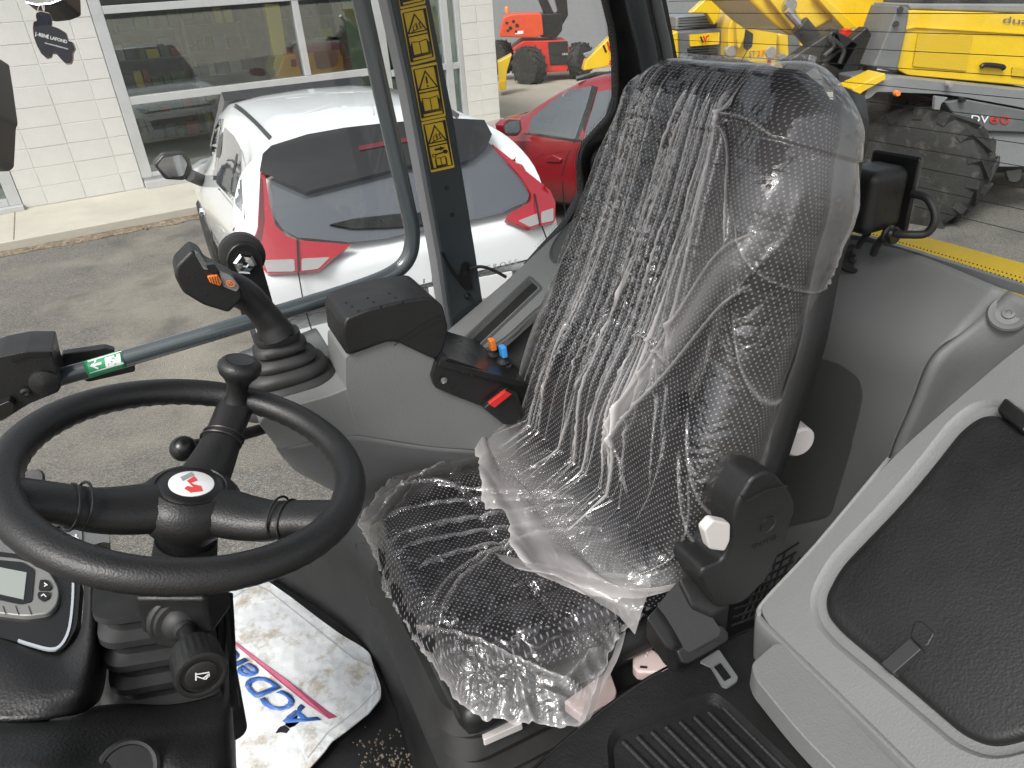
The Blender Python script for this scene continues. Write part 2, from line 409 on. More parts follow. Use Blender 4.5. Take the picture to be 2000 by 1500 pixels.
# ================================================================== THE YARD
def struct(name, o): o['kind'] = 'structure'; return o
def sheet(name, pts, mt): 
    bm = bmesh.new(); bm.faces.new([bm.verts.new(p) for p in pts]); return struct(name, bmobj(name, bm, mt))
sheet('ground', [(-300, -300, 0), (300, -300, 0), (300, 300, 0), (-300, 300, 0)], 'yard')
sheet('asphalt', [(-14, -9, .004), (16, -9, .004), (13, 8.2, .004), (6, 9.6, .004), (3.0, 10.5, .004), (1.2, 12.5, .004), (-9, 9.8, .004), (-14, 7, .004)], 'asphalt')
FB = Frame(-4.783, 9.937, 29.5)                       # facade: x along the wall, y into the building
sw = [FB(-9, -1.62, .12), FB(6.2, -1.62, .12), FB(6.2, .02, .12), FB(-9, .02, .12)]
pav = struct('pavement', prism('pavement', sw, (0, 0, -.12), 'concrete', bev=.012))
for k, s in enumerate((-4.6, -1.55, 1.5, 4.4)):
    o = box('pavement_joint', FB(s, -.8, .1205), FB.dirn(.012, 0, 0), FB.dirn(0, 1.6, 0), (0, 0, .002), 'dirt_strip', pav)
# gritty strip where asphalt meets the pavement
rows = []
for i in range(90):
    s = -8.5+i*.165; r = []
    wd = .10+.16*(.5+.5*mnoise.noise((s*1.7, 3, 0)))+.10*mnoise.noise((s*6, 1, 0))
    for j in range(5): r.append(FB(s, -1.615-wd*j/4, .012+.016*(1-j/4)*(1+.6*mnoise.noise((s*9, j, 0)))))
    rows.append(r)
struct('gutter_grit', gridmesh('gutter_grit', rows, 'dirt_strip', thick=.008))
# loose stones in the gutter
bm = bmesh.new(); random.seed(3)
for i in range(420):
    s = random.uniform(-7, 4); y = -1.66-abs(random.gauss(0, .11)); r = random.uniform(.006, .02)
    bmesh.ops.create_icosphere(bm, subdivisions=1, radius=r, matrix=Matrix.Translation(FB(s, y, .018)) @ Matrix.Diagonal((random.uniform(.7, 1.4), random.uniform(.7, 1.4), .6, 1)))
o = bmobj('gutter_stones', bm, 'dirt_strip', kind='stuff'); tag(o, 'small loose stones lying along the pavement edge', 'gravel')

# ------------------------------------------------------------------ dealership building
bld = thing('dealership_building', 'white concrete block showroom with aluminium framed windows behind the cars', 'building')
wall = box('wall', FB(-.725, .1415, 1.75), FB.dirn(1.43, 0, 0), FB.dirn(0, .26, 0), (0, 0, 3.26), 'mortar', bld)
wall2 = box('wall', FB(5.345, .1415, 1.75), FB.dirn(.60, 0, 0), FB.dirn(0, .26, 0), (0, 0, 3.26), 'mortar', bld)
sidewall = box('side_wall', FB(5.52, 5.3, 1.75), FB.dirn(.25, 0, 0), FB.dirn(0, 10, 0), (0, 0, 3.26), 'block_white', bld)
JS = [-1.44, -1.175, -.726, -.258, -.012]; ZS = [.125]+[.351+.231*k for k in range(13)]
random.seed(5)
def blocks(JS, parent):
    cache = {}
    for a, b in zip(JS, JS[1:]):
        for z0, z1 in zip(ZS, ZS[1:]):
            key = (round(b-a, 3), round(z1-z0, 3))
            if key not in cache:
                o = box('block', (0, 0, 0), FB.dirn(b-a-.007, 0, 0), FB.dirn(0, .05, 0), (0, 0, z1-z0-.007), 'block_white', parent, bev=.004)
                cache[key] = o
            else:
                o = bpy.data.objects.new('block', cache[key].data); COL.objects.link(o); o.parent = parent
                for md in cache[key].modifiers:
                    m2 = o.modifiers.new('bevel', 'BEVEL'); m2.width = md.width; m2.segments = md.segments; m2.limit_method = 'ANGLE'; m2.harden_normals = True
            o.location = FB((a+b)/2, .03+random.uniform(-.002, .002), (z0+z1)/2)
blocks(JS, wall); blocks([5.05, 5.33, 5.642], wall2)
box('wall_base', FB(-.725, .12, .118), FB.dirn(1.44, 0, 0), FB.dirn(0, .2, 0), (0, 0, .05), 'concrete', bld)
def bar(s0, s1, z0, z1, d=.12, y=.0): return box('frame', FB((s0+s1)/2, y+d/2, (z0+z1)/2), FB.dirn(s1-s0, 0, 0), FB.dirn(0, d, 0), (0, 0, z1-z0), 'aluminium', None, bev=.006)
def window(name, s0, s1, z0, z1, bars, panes, label=None):
    w0 = box(name, FB((s0+s1)/2, .075, z0+.02), FB.dirn(s1-s0-.01, 0, 0), FB.dirn(0, .1, 0), (0, 0, .04), 'aluminium', bld)
    for b in bars: bar(*b).parent = w0
    for a, b, c, d in panes: box('pane', FB((a+b)/2, .06, (c+d)/2), FB.dirn(b-a, 0, 0), FB.dirn(0, .012, 0), (0, 0, d-c), 'facade_glass', w0)
    return w0
window('window', -.005, 3.78, .21, 3.3,
       [(-.004, .13, .25, 3.3), (3.63, 3.78, .25, 3.3), (.132, 3.628, 1.165, 1.262), (.132, 3.628, 2.215, 2.305), (2.47, 2.56, 1.264, 2.213), (.132, 3.628, .25, .31)],
       [(.13, 3.63, .31, 1.165), (.13, 2.47, 1.262, 2.215), (2.56, 3.63, 1.262, 2.215), (.13, 3.63, 2.305, 3.28)])
window('window', 3.785, 5.045, .21, 3.3,
       [(4.72, 4.84, .25, 3.3), (4.96, 5.04, .25, 3.3), (3.786, 4.718, 1.11, 1.2), (4.842, 4.958, 1.11, 1.2), (3.786, 4.718, 2.215, 2.305), (3.786, 4.718, .25, .31)],
       [(3.78, 4.72, .31, 1.11), (3.78, 4.72, 1.2, 2.215), (4.84, 4.96, .3, 1.11), (4.84, 4.96, 1.2, 3.28), (3.78, 4.72, 2.305, 3.28)])
window('window', -3.4, -1.445, .14, 3.3,
       [(-1.585, -1.446, .18, 3.3), (-3.4, -3.3, .18, 3.3), (-3.3, -1.587, .18, .27), (-3.3, -1.587, 2.215, 2.305)],
       [(-3.3, -1.585, .27, 2.215)])
sill = box('sill', FB(1.9, -.03, .165), FB.dirn(3.8, 0, 0), FB.dirn(0, .16, 0), (0, 0, .09), 'aluminium', bld, bev=.006)
sill2 = box('sill', FB(-2.42, -.03, .15), FB.dirn(1.96, 0, 0), FB.dirn(0, .16, 0), (0, 0, .06), 'aluminium', bld, bev=.006)
box('showroom_floor', FB(1, 4.2, .10), FB.dirn(9, 0, 0), FB.dirn(0, 8, 0), (0, 0, .04), 'showroom_floor', bld)
box('showroom_back_wall', FB(1, 8, 1.75), FB.dirn(9, 0, 0), FB.dirn(0, .1, 0), (0, 0, 3.3), 'showroom', bld)
box('showroom_ceiling', FB(1, 4.2, 3.42), FB.dirn(9.2, 0, 0), FB.dirn(0, 8.2, 0), (0, 0, .06), 'showroom', bld)
box('showroom_side_wall', FB(-3.45, 4.2, 1.75), FB.dirn(.1, 0, 0), FB.dirn(0, 8, 0), (0, 0, 3.3), 'showroom', bld)
# stock inside the showroom
mat('stock_green', (.10, .17, .09), .7, var=.4, vscale=3); mat('stock_blue', (.10, .14, .2), .7); mat('stock_cream', (.5, .48, .42), .7); mat('stock_red', (.3, .05, .04), .6)
random.seed(11)
for i, (s, y) in enumerate(((.9, 3.4), (2.1, 4.3), (3.6, 3.6))):
    sh = thing('display_shelf', ['display shelf of small boxed stock behind the left half of the showroom glass', 'display shelf of small boxed stock behind the middle of the showroom glass', 'display shelf of small boxed stock near the showroom mullion'][i], 'shelf', 'showroom shelves')
    for dx in (-.6, .6): box('upright', FB(s+dx, y, 1.1), FB.dirn(.04, 0, 0), FB.dirn(0, .4, 0), (0, 0, 2.0), 'machine_lightgrey', sh)
    for k in range(5):
        z = .25+.42*k; box('shelf_board', FB(s, y, z), FB.dirn(1.16, 0, 0), FB.dirn(0, .4, 0), (0, 0, .025), 'machine_lightgrey', sh)
        x = -.5
        while x < .45:
            wv = random.uniform(.08, .22); h = random.uniform(.1, .3)
            box('stock_box', FB(s+x+wv/2, y-.06, z+.015+h/2), FB.dirn(wv, 0, 0), FB.dirn(0, .2, 0), (0, 0, h), random.choice(['stock_green', 'stock_blue', 'stock_cream', 'stock_red', 'yellow_paint', 'black_matte', 'machine_grey']), sh); x += wv+random.uniform(.01, .08)
ex = thing('mini_excavator', 'yellow mini excavator standing behind the showroom glass', 'excavator')
fx = lambda d: (lambda x, y: onpl(x, y, FB(0, d, 0), FB.fy))
spoly('boom', [(516, 8), (546, 8), (560, 100), (562, 112), (535, 112)], fx(2.2), 'yellow_paint', ex, back=FB.fy*.16, bev=.015)
spoly('body', [(540, 108), (578, 105), (592, 152), (545, 158), (533, 130)], fx(2.1), 'yellow_paint', ex, back=FB.fy*.5, bev=.03)
spoly('window_opening', rnd([(568, 116), (578, 115), (580, 130), (570, 131)], 2), fx(2.08), 'black_matte', ex, thick=.01)
spoly('track', [(530, 165), (610, 158), (612, 185), (535, 192)], fx(2.1), 'tyre', ex, back=FB.fy*.8, bev=.06)
ex2 = thing('plate_compactor', 'yellow machine with a dark green lid behind the showroom glass', 'machine')
spoly('body', rnd([(600, 103), (668, 97), (674, 140), (602, 148)], 4), fx(2.4), 'yellow_paint', ex2, back=FB.fy*.5, bev=.03)
spoly('lid', rnd([(612, 101), (658, 97), (660, 128), (620, 137)], 10), fx(2.37), 'stock_green', ex2, thick=.03)
spoly('base', [(600, 150), (680, 142), (682, 190), (604, 196)], fx(2.4), 'black_matte', ex2, back=FB.fy*.5)
pj = thing('pallet_jack', 'black pallet jack handle standing beside the yellow showroom machine', 'pallet jack')
tube('handle', [fx(2.3)(x, y) for x, y in ((664, 84), (666, 78), (698, 76), (702, 104), (690, 112), (668, 108), (664, 84))], .012, 'black_smooth', pj)
tube('shaft', [fx(2.3)(688, 100), fx(2.3)(692, 170)], .02, 'black_smooth', pj)
cb = thing('showroom_cabinet', 'cream cabinet standing behind the glass to the right of the pallet jack', 'cabinet')
o = box('cabinet_body', FB(3.45, 2.9, .85), FB.dirn(.7, 0, 0), FB.dirn(0, .5, 0), (0, 0, 1.5), 'stock_cream', cb, bev=.01)
box('cabinet_door', FB(3.45, 2.64, .85), FB.dirn(.62, 0, 0), FB.dirn(0, .02, 0), (0, 0, 1.4), 'stock_cream', cb, bev=.005)
gp = thing('exhibition_stand', 'tall green display panel inside the right showroom window', 'panel')
box('panel', FB(4.3, 1.9, 1.3), FB.dirn(.9, 0, 0), FB.dirn(0, .06, 0), (0, 0, 2.2), 'stock_green', gp); box('panel_foot', FB(4.3, 1.9, .16), FB.dirn(.9, 0, 0), FB.dirn(0, .3, 0), (0, 0, .06), 'black_matte', gp)

# ------------------------------------------------------------------ cars: common loft
def car_body(name, F, st, mt, parent):
    """st: stations (y, belt half width, belt z, roof half width, roof z, low z)"""
    rings = []
    for y, bw, bz, rw, rz, lz in st:
        half = [(bw*.80, lz), (bw*.97, lz+.12), (bw*1.0, lz+.33), (bw*1.0, (lz+.33)*.45+bz*.55), (bw*.985, bz-.06), (bw*.965, bz)]
        t = max(0, rz-bz)
        half += [(rw+(bw*.96-rw)*.45, bz+t*.5), (rw+.045*min(1, t*3), bz+t*.84), (rw-.04, bz+t*.95), (rw*.55, rz-.004*t), (0, rz+.008)]
        P = [F(x, y, z) for x, z in half] + [F(-x, y, z) for x, z in reversed(half[:-1])]
        rings.append(P)
    R = []
    n = len(rings[0]); cols = [spline([r[k] for r in rings], 4) for k in range(n)]
    R = [list(c) for c in zip(*cols)]
    return loft(name, R, mt, parent, ang=50)
def wheel(F, x, y, rad, wdt, parent, side):
    c = F(x, y, rad); ax = F.fx*side
    t = lathe('wheel', c, ax, [(rad*.62, -wdt/2), (rad*.9, -wdt/2), (rad, -wdt*.35), (rad, wdt*.35), (rad*.9, wdt/2), (rad*.62, wdt/2)], 'tyre', parent, seg=36)
    lathe('rim', c, ax, [(.02, wdt*.30), (rad*.2, wdt*.34), (rad*.56, wdt*.36), (rad*.66, wdt*.5), (rad*.66, -wdt*.4)], 'rim', t, seg=36)
# ---- white SUV
FS = Frame(-.455, 3.862, 25.4)
suv = thing('parked_car', 'white sport utility car with red wraparound tail lamps parked nose to the building', 'car')
st = [(0.02, .80, .72, .72, .74, .42), (.05, .93, .93, .87, .95, .30), (.14, .945, .99, .90, 1.02, .24), (.30, .94, 1.0, .87, 1.27, .22), (.46, .92, 1.0, .77, 1.47, .22), (.62, .90, 1.0, .67, 1.555, .22), (1.1, .895, .985, .60, 1.61, .22),
      (1.8, .90, .975, .605, 1.63, .22), (2.35, .90, .965, .60, 1.60, .22), (2.75, .90, .96, .60, 1.43, .22), (3.2, .895, .96, .66, 1.12, .22), (3.5, .89, .955, .76, 1.0, .22), (4.0, .87, .90, .74, .95, .22), (4.32, .80, .82, .66, .86, .24), (4.46, .66, .68, .54, .70, .3)]
car_body('body', FS, st, 'car_white', suv)
sidel = FS.pl((-.868, 0, 1.0), (-1, 0, .43)); below = FS.pl((-.895, 0, .8), (-1, 0, 0))
from mathutils.bvhtree import BVHTree
def toPx(p):
    v = p-CAMP; z = v.dot(_fw); return 1000+FPX*v.dot(EX)/z, 750+FPX*v.dot(EY)/z
def drape(o, dmid):
    me = o.data; mw = o.matrix_world
    bv = BVHTree.FromPolygons([v.co[:] for v in me.vertices], [p.vertices[:] for p in me.polygons])
    def fn(x, y):
        d = ray(x, y).normalized(); h = bv.ray_cast(CAMP, d)
        if h[0] is not None: return h[0]
        for k in range(1, 60):
            h = bv.ray_cast(CAMP, ray(x+(cx-x)*k*.012, y+(cy-y)*k*.012).normalized())
            if h[0] is not None: return CAMP+ray(x, y)*((h[0]-CAMP).dot(_fw))
        return CAMP+d*dmid
    pr0 = [toPx(v.co) for v in me.vertices if (v.co-CAMP).dot(_fw) > .05]; cx = sum(p[0] for p in pr0)/len(pr0); cy = sum(p[1] for p in pr0)/len(pr0)
    return fn
sbody = drape(suv.children[0], 5.0)
_yk = [(.3, .0), (.72, .005), (.93, .035), (1.02, .125), (1.27, .285), (1.47, .445), (1.6, .60)]
def sb(x, y):
    yy = .1
    for _ in range(14):
        p = onpl(x, y, FS(0, yy, 0), FS.fy)-FS.o; lx, lz = p.dot(FS.fx), p.z
        k = _yk[0][1]
        for (a, va), (b, vb) in zip(_yk, _yk[1:]):
            if lz >= a: k = va+(vb-va)*min(1.3, (lz-a)/(b-a))
        yy = yy*.4+.6*(k-.05+.05*min(1.15, abs(lx)/.93)**6)
    return onpl(x, y, FS(0, yy, 0), FS.fy)
def deco(name, poly, fn, mt, par, t=.010, th=.006, cut=9, rad=0, bev=0): return spoly(name, poly, fn, mt, par, thick=th, cut=cut, rad=rad, toward=t, smooth=False, bev=bev)
deco('rear_window', [(526, 338), (536, 425), (552, 448), (580, 463), (687, 473), (750, 466), (827, 449), (913, 431), (977, 417), (1030, 392), (1034, 380), (1018, 347), (977, 295), (945, 272), (800, 300), (640, 330)], sb, 'glass_sky_tint', suv, t=.007)
sp = deco('spoiler_and_reflection', [(507, 334), (513, 300), (530, 284), (600, 262), (673, 249), (743, 241), (820, 234), (887, 231), (946, 234), (961, 262), (952, 285), (915, 312), (880, 322), (800, 322), (740, 338), (598, 374)], sb, 'gloss_black', suv, t=.06, th=.055)  # spoiler, with its dark reflection in the glass drawn as the same black piece
deco('brake_light', [(700, 285), (770, 272), (800, 268), (800, 276), (770, 281), (702, 294)], sb, 'lamp_dark', sp, t=.068, th=.01)
l = deco('tail_lamp', rnd([(508, 338), (519, 345), (526, 400), (536, 438), (558, 460), (582, 469), (687, 478), (652, 502), (625, 528), (521, 534), (508, 520), (491, 480), (503, 445)], 5), sb, 'lamp_red', suv, t=.028, th=.03)
deco('clear_lens', rnd([(514, 508), (575, 506), (576, 530), (522, 531)], 4), sb, 'lamp_clear', l, t=.032, th=.004)
deco('clear_lens', rnd([(589, 505), (645, 502), (622, 525), (589, 529)], 4), sb, 'lamp_clear', l, t=.032, th=.004)
deco('dark_lens', [(508, 345), (513, 350), (516, 430), (510, 470), (494, 480), (505, 445)], sb, 'lamp_dark', l, t=.031, th=.004)
strip('lamp_seam', [(581, 468), (583, 533)], 4, sb, 'ink_black', l, toward=.034)
l = deco('tail_lamp', rnd([(960, 280), (1000, 312), (1075, 372), (1085, 395), (1084, 433), (1035, 446), (986, 428), (1000, 414), (1036, 395), (1040, 380), (1020, 348)], 4), sb, 'lamp_red', suv, t=.028, th=.03)
deco('clear_lens', rnd([(1012, 431), (1051, 416), (1053, 437), (1035, 443)], 3), sb, 'lamp_clear', l, t=.032, th=.004)
deco('clear_lens', rnd([(1057, 414), (1081, 406), (1081, 431), (1058, 436)], 3), sb, 'lamp_clear', l, t=.032, th=.004)
strip('lamp_seam', [(1044, 378), (1055, 440)], 3, sb, 'ink_black', l, toward=.034)
deco('wiper', [(645, 438), (690, 427), (770, 418), (836, 414), (838, 438), (760, 444), (690, 446)], sb, 'black_smooth', suv, t=.03, th=.02)
strip('tailgate_seam', [(583, 534), (590, 575), (598, 610), (612, 655), (640, 690), (700, 712)], 2.6, sb, 'ink_black', suv, toward=.004)
strip('tailgate_seam', [(1058, 440), (1066, 462), (1072, 480)], 2.6, sb, 'ink_black', suv, toward=.004)
o = deco('number_plate', [(838, 562), (1000, 530), (1003, 570), (842, 604)], sb, 'white_print', suv, t=.012, th=.01)
text('plate_lettering', 'Québec', [(846, 566), (888, 557), (888, 545), (846, 554)], sb, 'blue_plastic', o, toward=.016)
text('badge_lettering', 'E C L I P S E', [(745, 572), (905, 536), (905, 527), (745, 563)], sb, 'chrome', suv, toward=.008, thick=.006)
text('badge_lettering', 'C R O S S', [(948, 527), (1010, 514), (1010, 506), (948, 519)], sb, 'chrome', suv, toward=.008, thick=.006)
em = deco('emblem', [(847, 489), (853, 499), (847, 509), (841, 499)], sb, 'chrome', suv, t=.012, th=.012, cut=0)
for dx in (-6, 6): deco('emblem_diamond', [(847+dx, 509), (853+dx, 503), (857+dx, 511), (848+dx, 516)], sb, 'chrome', em, t=.012, th=.012, cut=0)
deco('window', [(411, 338), (412, 290), (419, 252), (431, 227), (438, 228), (433, 255), (427, 300), (423, 352)], sbody, 'glass_sky_tint', suv, t=.008, rad=3)
deco('window', [(438, 248), (457, 266), (469, 288), (473, 415), (447, 385), (422, 357), (426, 317)], sbody, 'glass_sky_tint', suv, t=.008, rad=3)
strip('window_pillar', [(441, 228), (432, 262), (425, 310), (420, 352)], 8, sbody, 'black_smooth', suv, toward=.008, thick=.004)
strip('window_pillar', [(463, 300), (455, 340), (450, 385)], 4, sbody, 'black_smooth', suv, toward=.008, thick=.004)
strip('window_trim', [(409, 345), (430, 372), (455, 402), (476, 424), (474, 400), (471, 292)], 3, sbody, 'chrome', suv, toward=.006, thick=.004)
strip('roof_rail', [tuple(p[:2]) for p in spline([V((x, y, 0)) for x, y in ((458, 205), (476, 218), (502, 242), (527, 268))], 8)], 8, sbody, 'black_smooth', suv, toward=.028, thick=.03)
strip('roof_rail', [tuple(p[:2]) for p in spline([V((x, y, 0)) for x, y in ((780, 168), (840, 190), (895, 226))], 8)], 8, sbody, 'black_smooth', suv, toward=.028, thick=.03)
for pts in ([(560, 190), (640, 183), (655, 205), (590, 222)], [(640, 180), (690, 178), (720, 206), (668, 206)]):
    strip('roof_bead', pts, 4, sbody, 'car_white', suv, toward=.008, thick=.006)
fin = deco('antenna_fin', rnd([(690, 222), (712, 200), (724, 198), (730, 222)], 3), sbody, 'car_white', suv, t=.05, th=.07)
for p in ([(390, 404), (398, 411), (401, 419), (396, 424), (389, 417)], [(424, 440), (434, 446), (439, 455), (430, 458), (423, 449)]):
    deco('door_handle', p, sbody, 'car_white', suv, t=.03, th=.03, cut=0, rad=3, bev=.005)
strip('door_seam', [(470, 424), (455, 450), (448, 480), (450, 510)], 2, sbody, 'ink_black', suv, toward=.004)
strip('door_seam', [(418, 365), (408, 410), (412, 450), (420, 500)], 2, sbody, 'ink_black', suv, toward=.004)
mpl = FS.pl((-.95, 2.62, 1), (0, -1, 0))
mi = spoly('door_mirror', rnd([(299, 321), (317, 302), (357, 297), (373, 313), (377, 338), (360, 353), (322, 351)], 6), mpl, 'black_smooth', suv, back=FS.dirn(0, .14, 0), bev=.02)
spoly('mirror_glass', rnd([(307, 323), (319, 308), (355, 302), (366, 320), (359, 343), (330, 348)], 5), mpl, 'mirror', mi, thick=.004, toward=.006)
tube('mirror_arm', [mpl(370, 342), FS(-.86, 2.72, .99)], [.05, .05], 'black_smooth', mi)
# front of the SUV (seen mirrored in the showroom glass)
deco2 = lambda nm, pts, m_, th=.02: prism(nm, [FS(*p) for p in pts], FS.dirn(0, th, 0), m_, suv)
deco2('grille', [(-.5, 4.44, .45), (.5, 4.44, .45), (.56, 4.42, .74), (-.56, 4.42, .74)], 'black_smooth', .03)
for sx in (-1, 1):
    deco2('head_lamp', [(sx*.5, 4.41, .78), (sx*.8, 4.2, .83), (sx*.82, 4.2, .76), (sx*.52, 4.42, .72)], 'lamp_clear', .08)
    deco2('fog_lamp', [(sx*.58, 4.42, .42), (sx*.76, 4.36, .44), (sx*.76, 4.36, .66), (sx*.6, 4.42, .64)], 'lamp_clear', .05)
    for yy in (.85, 3.5): wheel(FS, sx*.80, yy, .34, .22, suv, sx)
prism('windscreen', [FS(-.56, 2.55, 1.575), FS(.56, 2.55, 1.575), FS(.68, 3.3, 1.09), FS(-.68, 3.3, 1.09)], FS.dirn(0, .06, .06), 'glass_dark', suv)

# ---- red hatchback
FR = Frame(2.94, 6.49, 53)
red = thing('parked_car', 'dark red hatchback with black roof rails parked beyond the white car', 'car')
st = [(0.0, .66, .5, .6, .52, .35), (.05, .78, .85, .7, .87, .25), (.14, .82, .93, .66, .96, .22), (.34, .84, .94, .60, 1.2, .2), (.55, .85, .94, .56, 1.36, .2), (1.0, .86, .92, .56, 1.425, .2),
      (1.7, .87, .905, .565, 1.44, .2), (2.1, .87, .895, .56, 1.41, .2), (2.5, .87, .89, .57, 1.25, .2), (2.95, .865, .885, .64, .985, .2), (3.2, .86, .87, .72, .91, .2), (3.7, .82, .80, .68, .85, .2), (4.0, .72, .7, .58, .74, .22), (4.1, .6, .55, .48, .58, .28)]
car_body('body', FR, st, 'car_red', red)
rb = drape(red.children[0], 7.0)
deco('window', [(1028, 258), (1038, 231), (1077, 198), (1110, 175), (1156, 168), (1149, 194), (1123, 272)], rb, 'glass_side', red, rad=3)
deco('window', [(1139, 276), (1166, 180), (1200, 173), (1262, 185), (1240, 284)], rb, 'glass_side', red, rad=3)
strip('window_pillar', [(1161, 168), (1146, 220), (1130, 276)], 13, rb, 'black_smooth', red, toward=.006)
strip('window_trim', [(1022, 260), (1075, 268), (1125, 275), (1240, 288)], 4, rb, 'black_smooth', red, toward=.005)
strip('roof_rail', [(1295, 118), (1360, 115), (1440, 120), (1500, 130), (1530, 142)], 8, rb, 'black_smooth', red, toward=.02, thick=.02)
strip('roof_rail', [(1125, 152), (1165, 143), (1205, 142)], 6, rb, 'black_smooth', red, toward=.015, thick=.02)
strip('door_seam', [(1122, 276), (1108, 305), (1098, 340), (1100, 385), (1106, 430)], 2, rb, 'ink_black', red, toward=.003)
strip('door_crease', [(1010, 330), (1060, 300), (1120, 292), (1200, 300)], 2.5, rb, 'car_red', red, toward=.006)
deco('door_handle', [(1063, 309), (1078, 303), (1096, 311), (1094, 317), (1068, 316)], rb, 'car_red', red, t=.03, th=.03, cut=0, rad=3, bev=.005)
mp = FR.pl((-.95, 2.62, 1), (0, -1, 0))
mi = spoly('door_mirror', rnd([(982, 243), (994, 232), (1018, 233), (1021, 255), (1012, 266), (988, 265)], 4), mp, 'car_red', red, back=FR.dirn(0, .1, 0), bev=.015)
spoly('mirror_glass', rnd([(985, 245), (996, 236), (1014, 236), (1015, 255), (1009, 263), (988, 263)], 3), mp, 'mirror', mi, thick=.004, toward=.005)
tube('antenna', [rb(1446, 124), rb(1446, 124)+V((.04, -.1, .16))], .004, 'black_smooth', red)
for sx in (-1, 1):
    for yy in (.75, 3.25): wheel(FR, sx*.77, yy, .31, .2, red, sx)

# ------------------------------------------------------------------ red boom lift
def py(Y): return lambda x, y: onpl(x, y, (0, Y, 0), V((0, 1, 0)))
def tyre(name, c, ax, rad, wdt, parent, lugs=18, rimm='rim', hub=.58):
    t = lathe(name, c, ax, [(rad*hub, -wdt*.48), (rad*.86, -wdt*.5), (rad*.95, -wdt*.42), (rad*.96, 0), (rad*.95, wdt*.42), (rad*.86, wdt*.5), (rad*hub, wdt*.48)], 'tyre', parent, seg=40)
    ax = V(ax).normalized(); u = V((0, 0, 1)); v = ax.cross(u)
    bm = bmesh.new()
    for i in range(lugs):
        for s in (-1, 1):
            a0 = 2*math.pi*(i+.25*s)/lugs; a1 = a0+.9*2*math.pi/lugs
            P = []
            for aa, hh in ((a0, .02), (a1, .52)):
                e = u*math.cos(aa)+v*math.sin(aa); tn = v*math.cos(aa)-u*math.sin(aa)
                for rr in ((.92, 1.03) if hh < .3 else (.82, 1.0)):
                    for dt in (-.06, .06): P.append(V(c)+e*rad*rr+ax*(s*wdt*hh)+tn*(rad*dt))
            vs = [bm.verts.new(p) for p in P]
            for q in ((0, 1, 3, 2), (4, 6, 7, 5), (0, 4, 5, 1), (2, 3, 7, 6), (0, 2, 6, 4), (1, 5, 7, 3)): bm.faces.new([vs[k] for k in q])
    bmobj('tread', bm, 'tyre', t)
    lathe('rim', c, ax, [(.01, wdt*.30), (rad*.16, wdt*.32), (rad*.2, wdt*.18), (rad*.42, wdt*.12), (rad*hub*.88, wdt*.3), (rad*hub, wdt*.46), (rad*hub*1.04, wdt*.46), (rad*hub*1.04, -wdt*.4)], rimm, t, seg=36)
    return t
lift = thing('boom_lift', 'red boom lift with black folded boom standing in the yard beyond the pillar', 'boom lift')
YL = 19.6
spoly('turret', rnd([(975, 72), (985, 33), (1000, 28), (1058, 26), (1062, 68), (1045, 74)], 4), py(YL), 'lift_orange', lift, back=(0, 1.3, 0), bev=.05)
for (x, y, r) in ((990, 45, 3), (997, 55, 4), (1003, 42, 3.5), (1010, 50, 4), (992, 60, 3), (1008, 62, 3)): spoly('cover_hole', ell(x, y, r, r, n=10), py(YL-.005), 'black_matte', lift, thick=.01)
spoly('counterweight', rnd([(1058, 27), (1100, 26), (1098, 60), (1085, 76), (1055, 72)], 3), py(YL+.1), 'black_smooth', lift, back=(0, 1.1, 0), bev=.04)
spoly('boom', [(1046, -14), (1062, -18), (1083, 28), (1066, 34)], py(YL+.3), 'black_smooth', lift, back=(0, .35, 0), bev=.02)
spoly('boom', [(1080, -18), (1106, -16), (1110, 30), (1092, 60), (1080, 56), (1090, 20)], py(YL+.35), 'black_smooth', lift, back=(0, .35, 0), bev=.02)
spoly('chassis', rnd([(1000, 96), (1022, 80), (1108, 79), (1116, 112), (1142, 116), (1142, 132), (1104, 140), (1052, 142), (1044, 120), (1012, 108)], 3), py(YL), 'lift_red', lift, back=(0, 1.4, 0), bev=.04)
spoly('engine_cover', rnd([(1070, 82), (1109, 80), (1111, 126), (1074, 128)], 3), py(YL-.01), 'black_matte', lift, thick=.04)
text('cover_lettering', 'URAL', [(1098, 108), (1110, 107), (1110, 103), (1098, 104)], py(YL-.02), 'white_print', lift)
spoly('label_plate', [(1006, 61), (1022, 60), (1022, 66), (1006, 67)], py(YL-.005), 'white_print', lift, thick=.006)
tyre('wheel', onpl(1033, 130, (0, YL-.1, 0), V((0, 1, 0))), (-.75, -.66, 0), .47, .36, lift, lugs=14)
tyre('wheel', onpl(1133, 118, (0, YL+.2, 0), V((0, 1, 0))), (.8, -.6, 0), .42, .34, lift, lugs=14)
tyre('wheel', onpl(978, 112, (0, YL+1.2, 0), V((0, 1, 0))), (-.8, -.6, 0), .42, .34, lift, lugs=14)
lathe('beacon', py(YL+.3)(990, 20), (0, 0, 1), [(.05, -.06), (.055, .04), (.03, .08), (.001, .09)], 'orange_plastic', lift, seg=14)
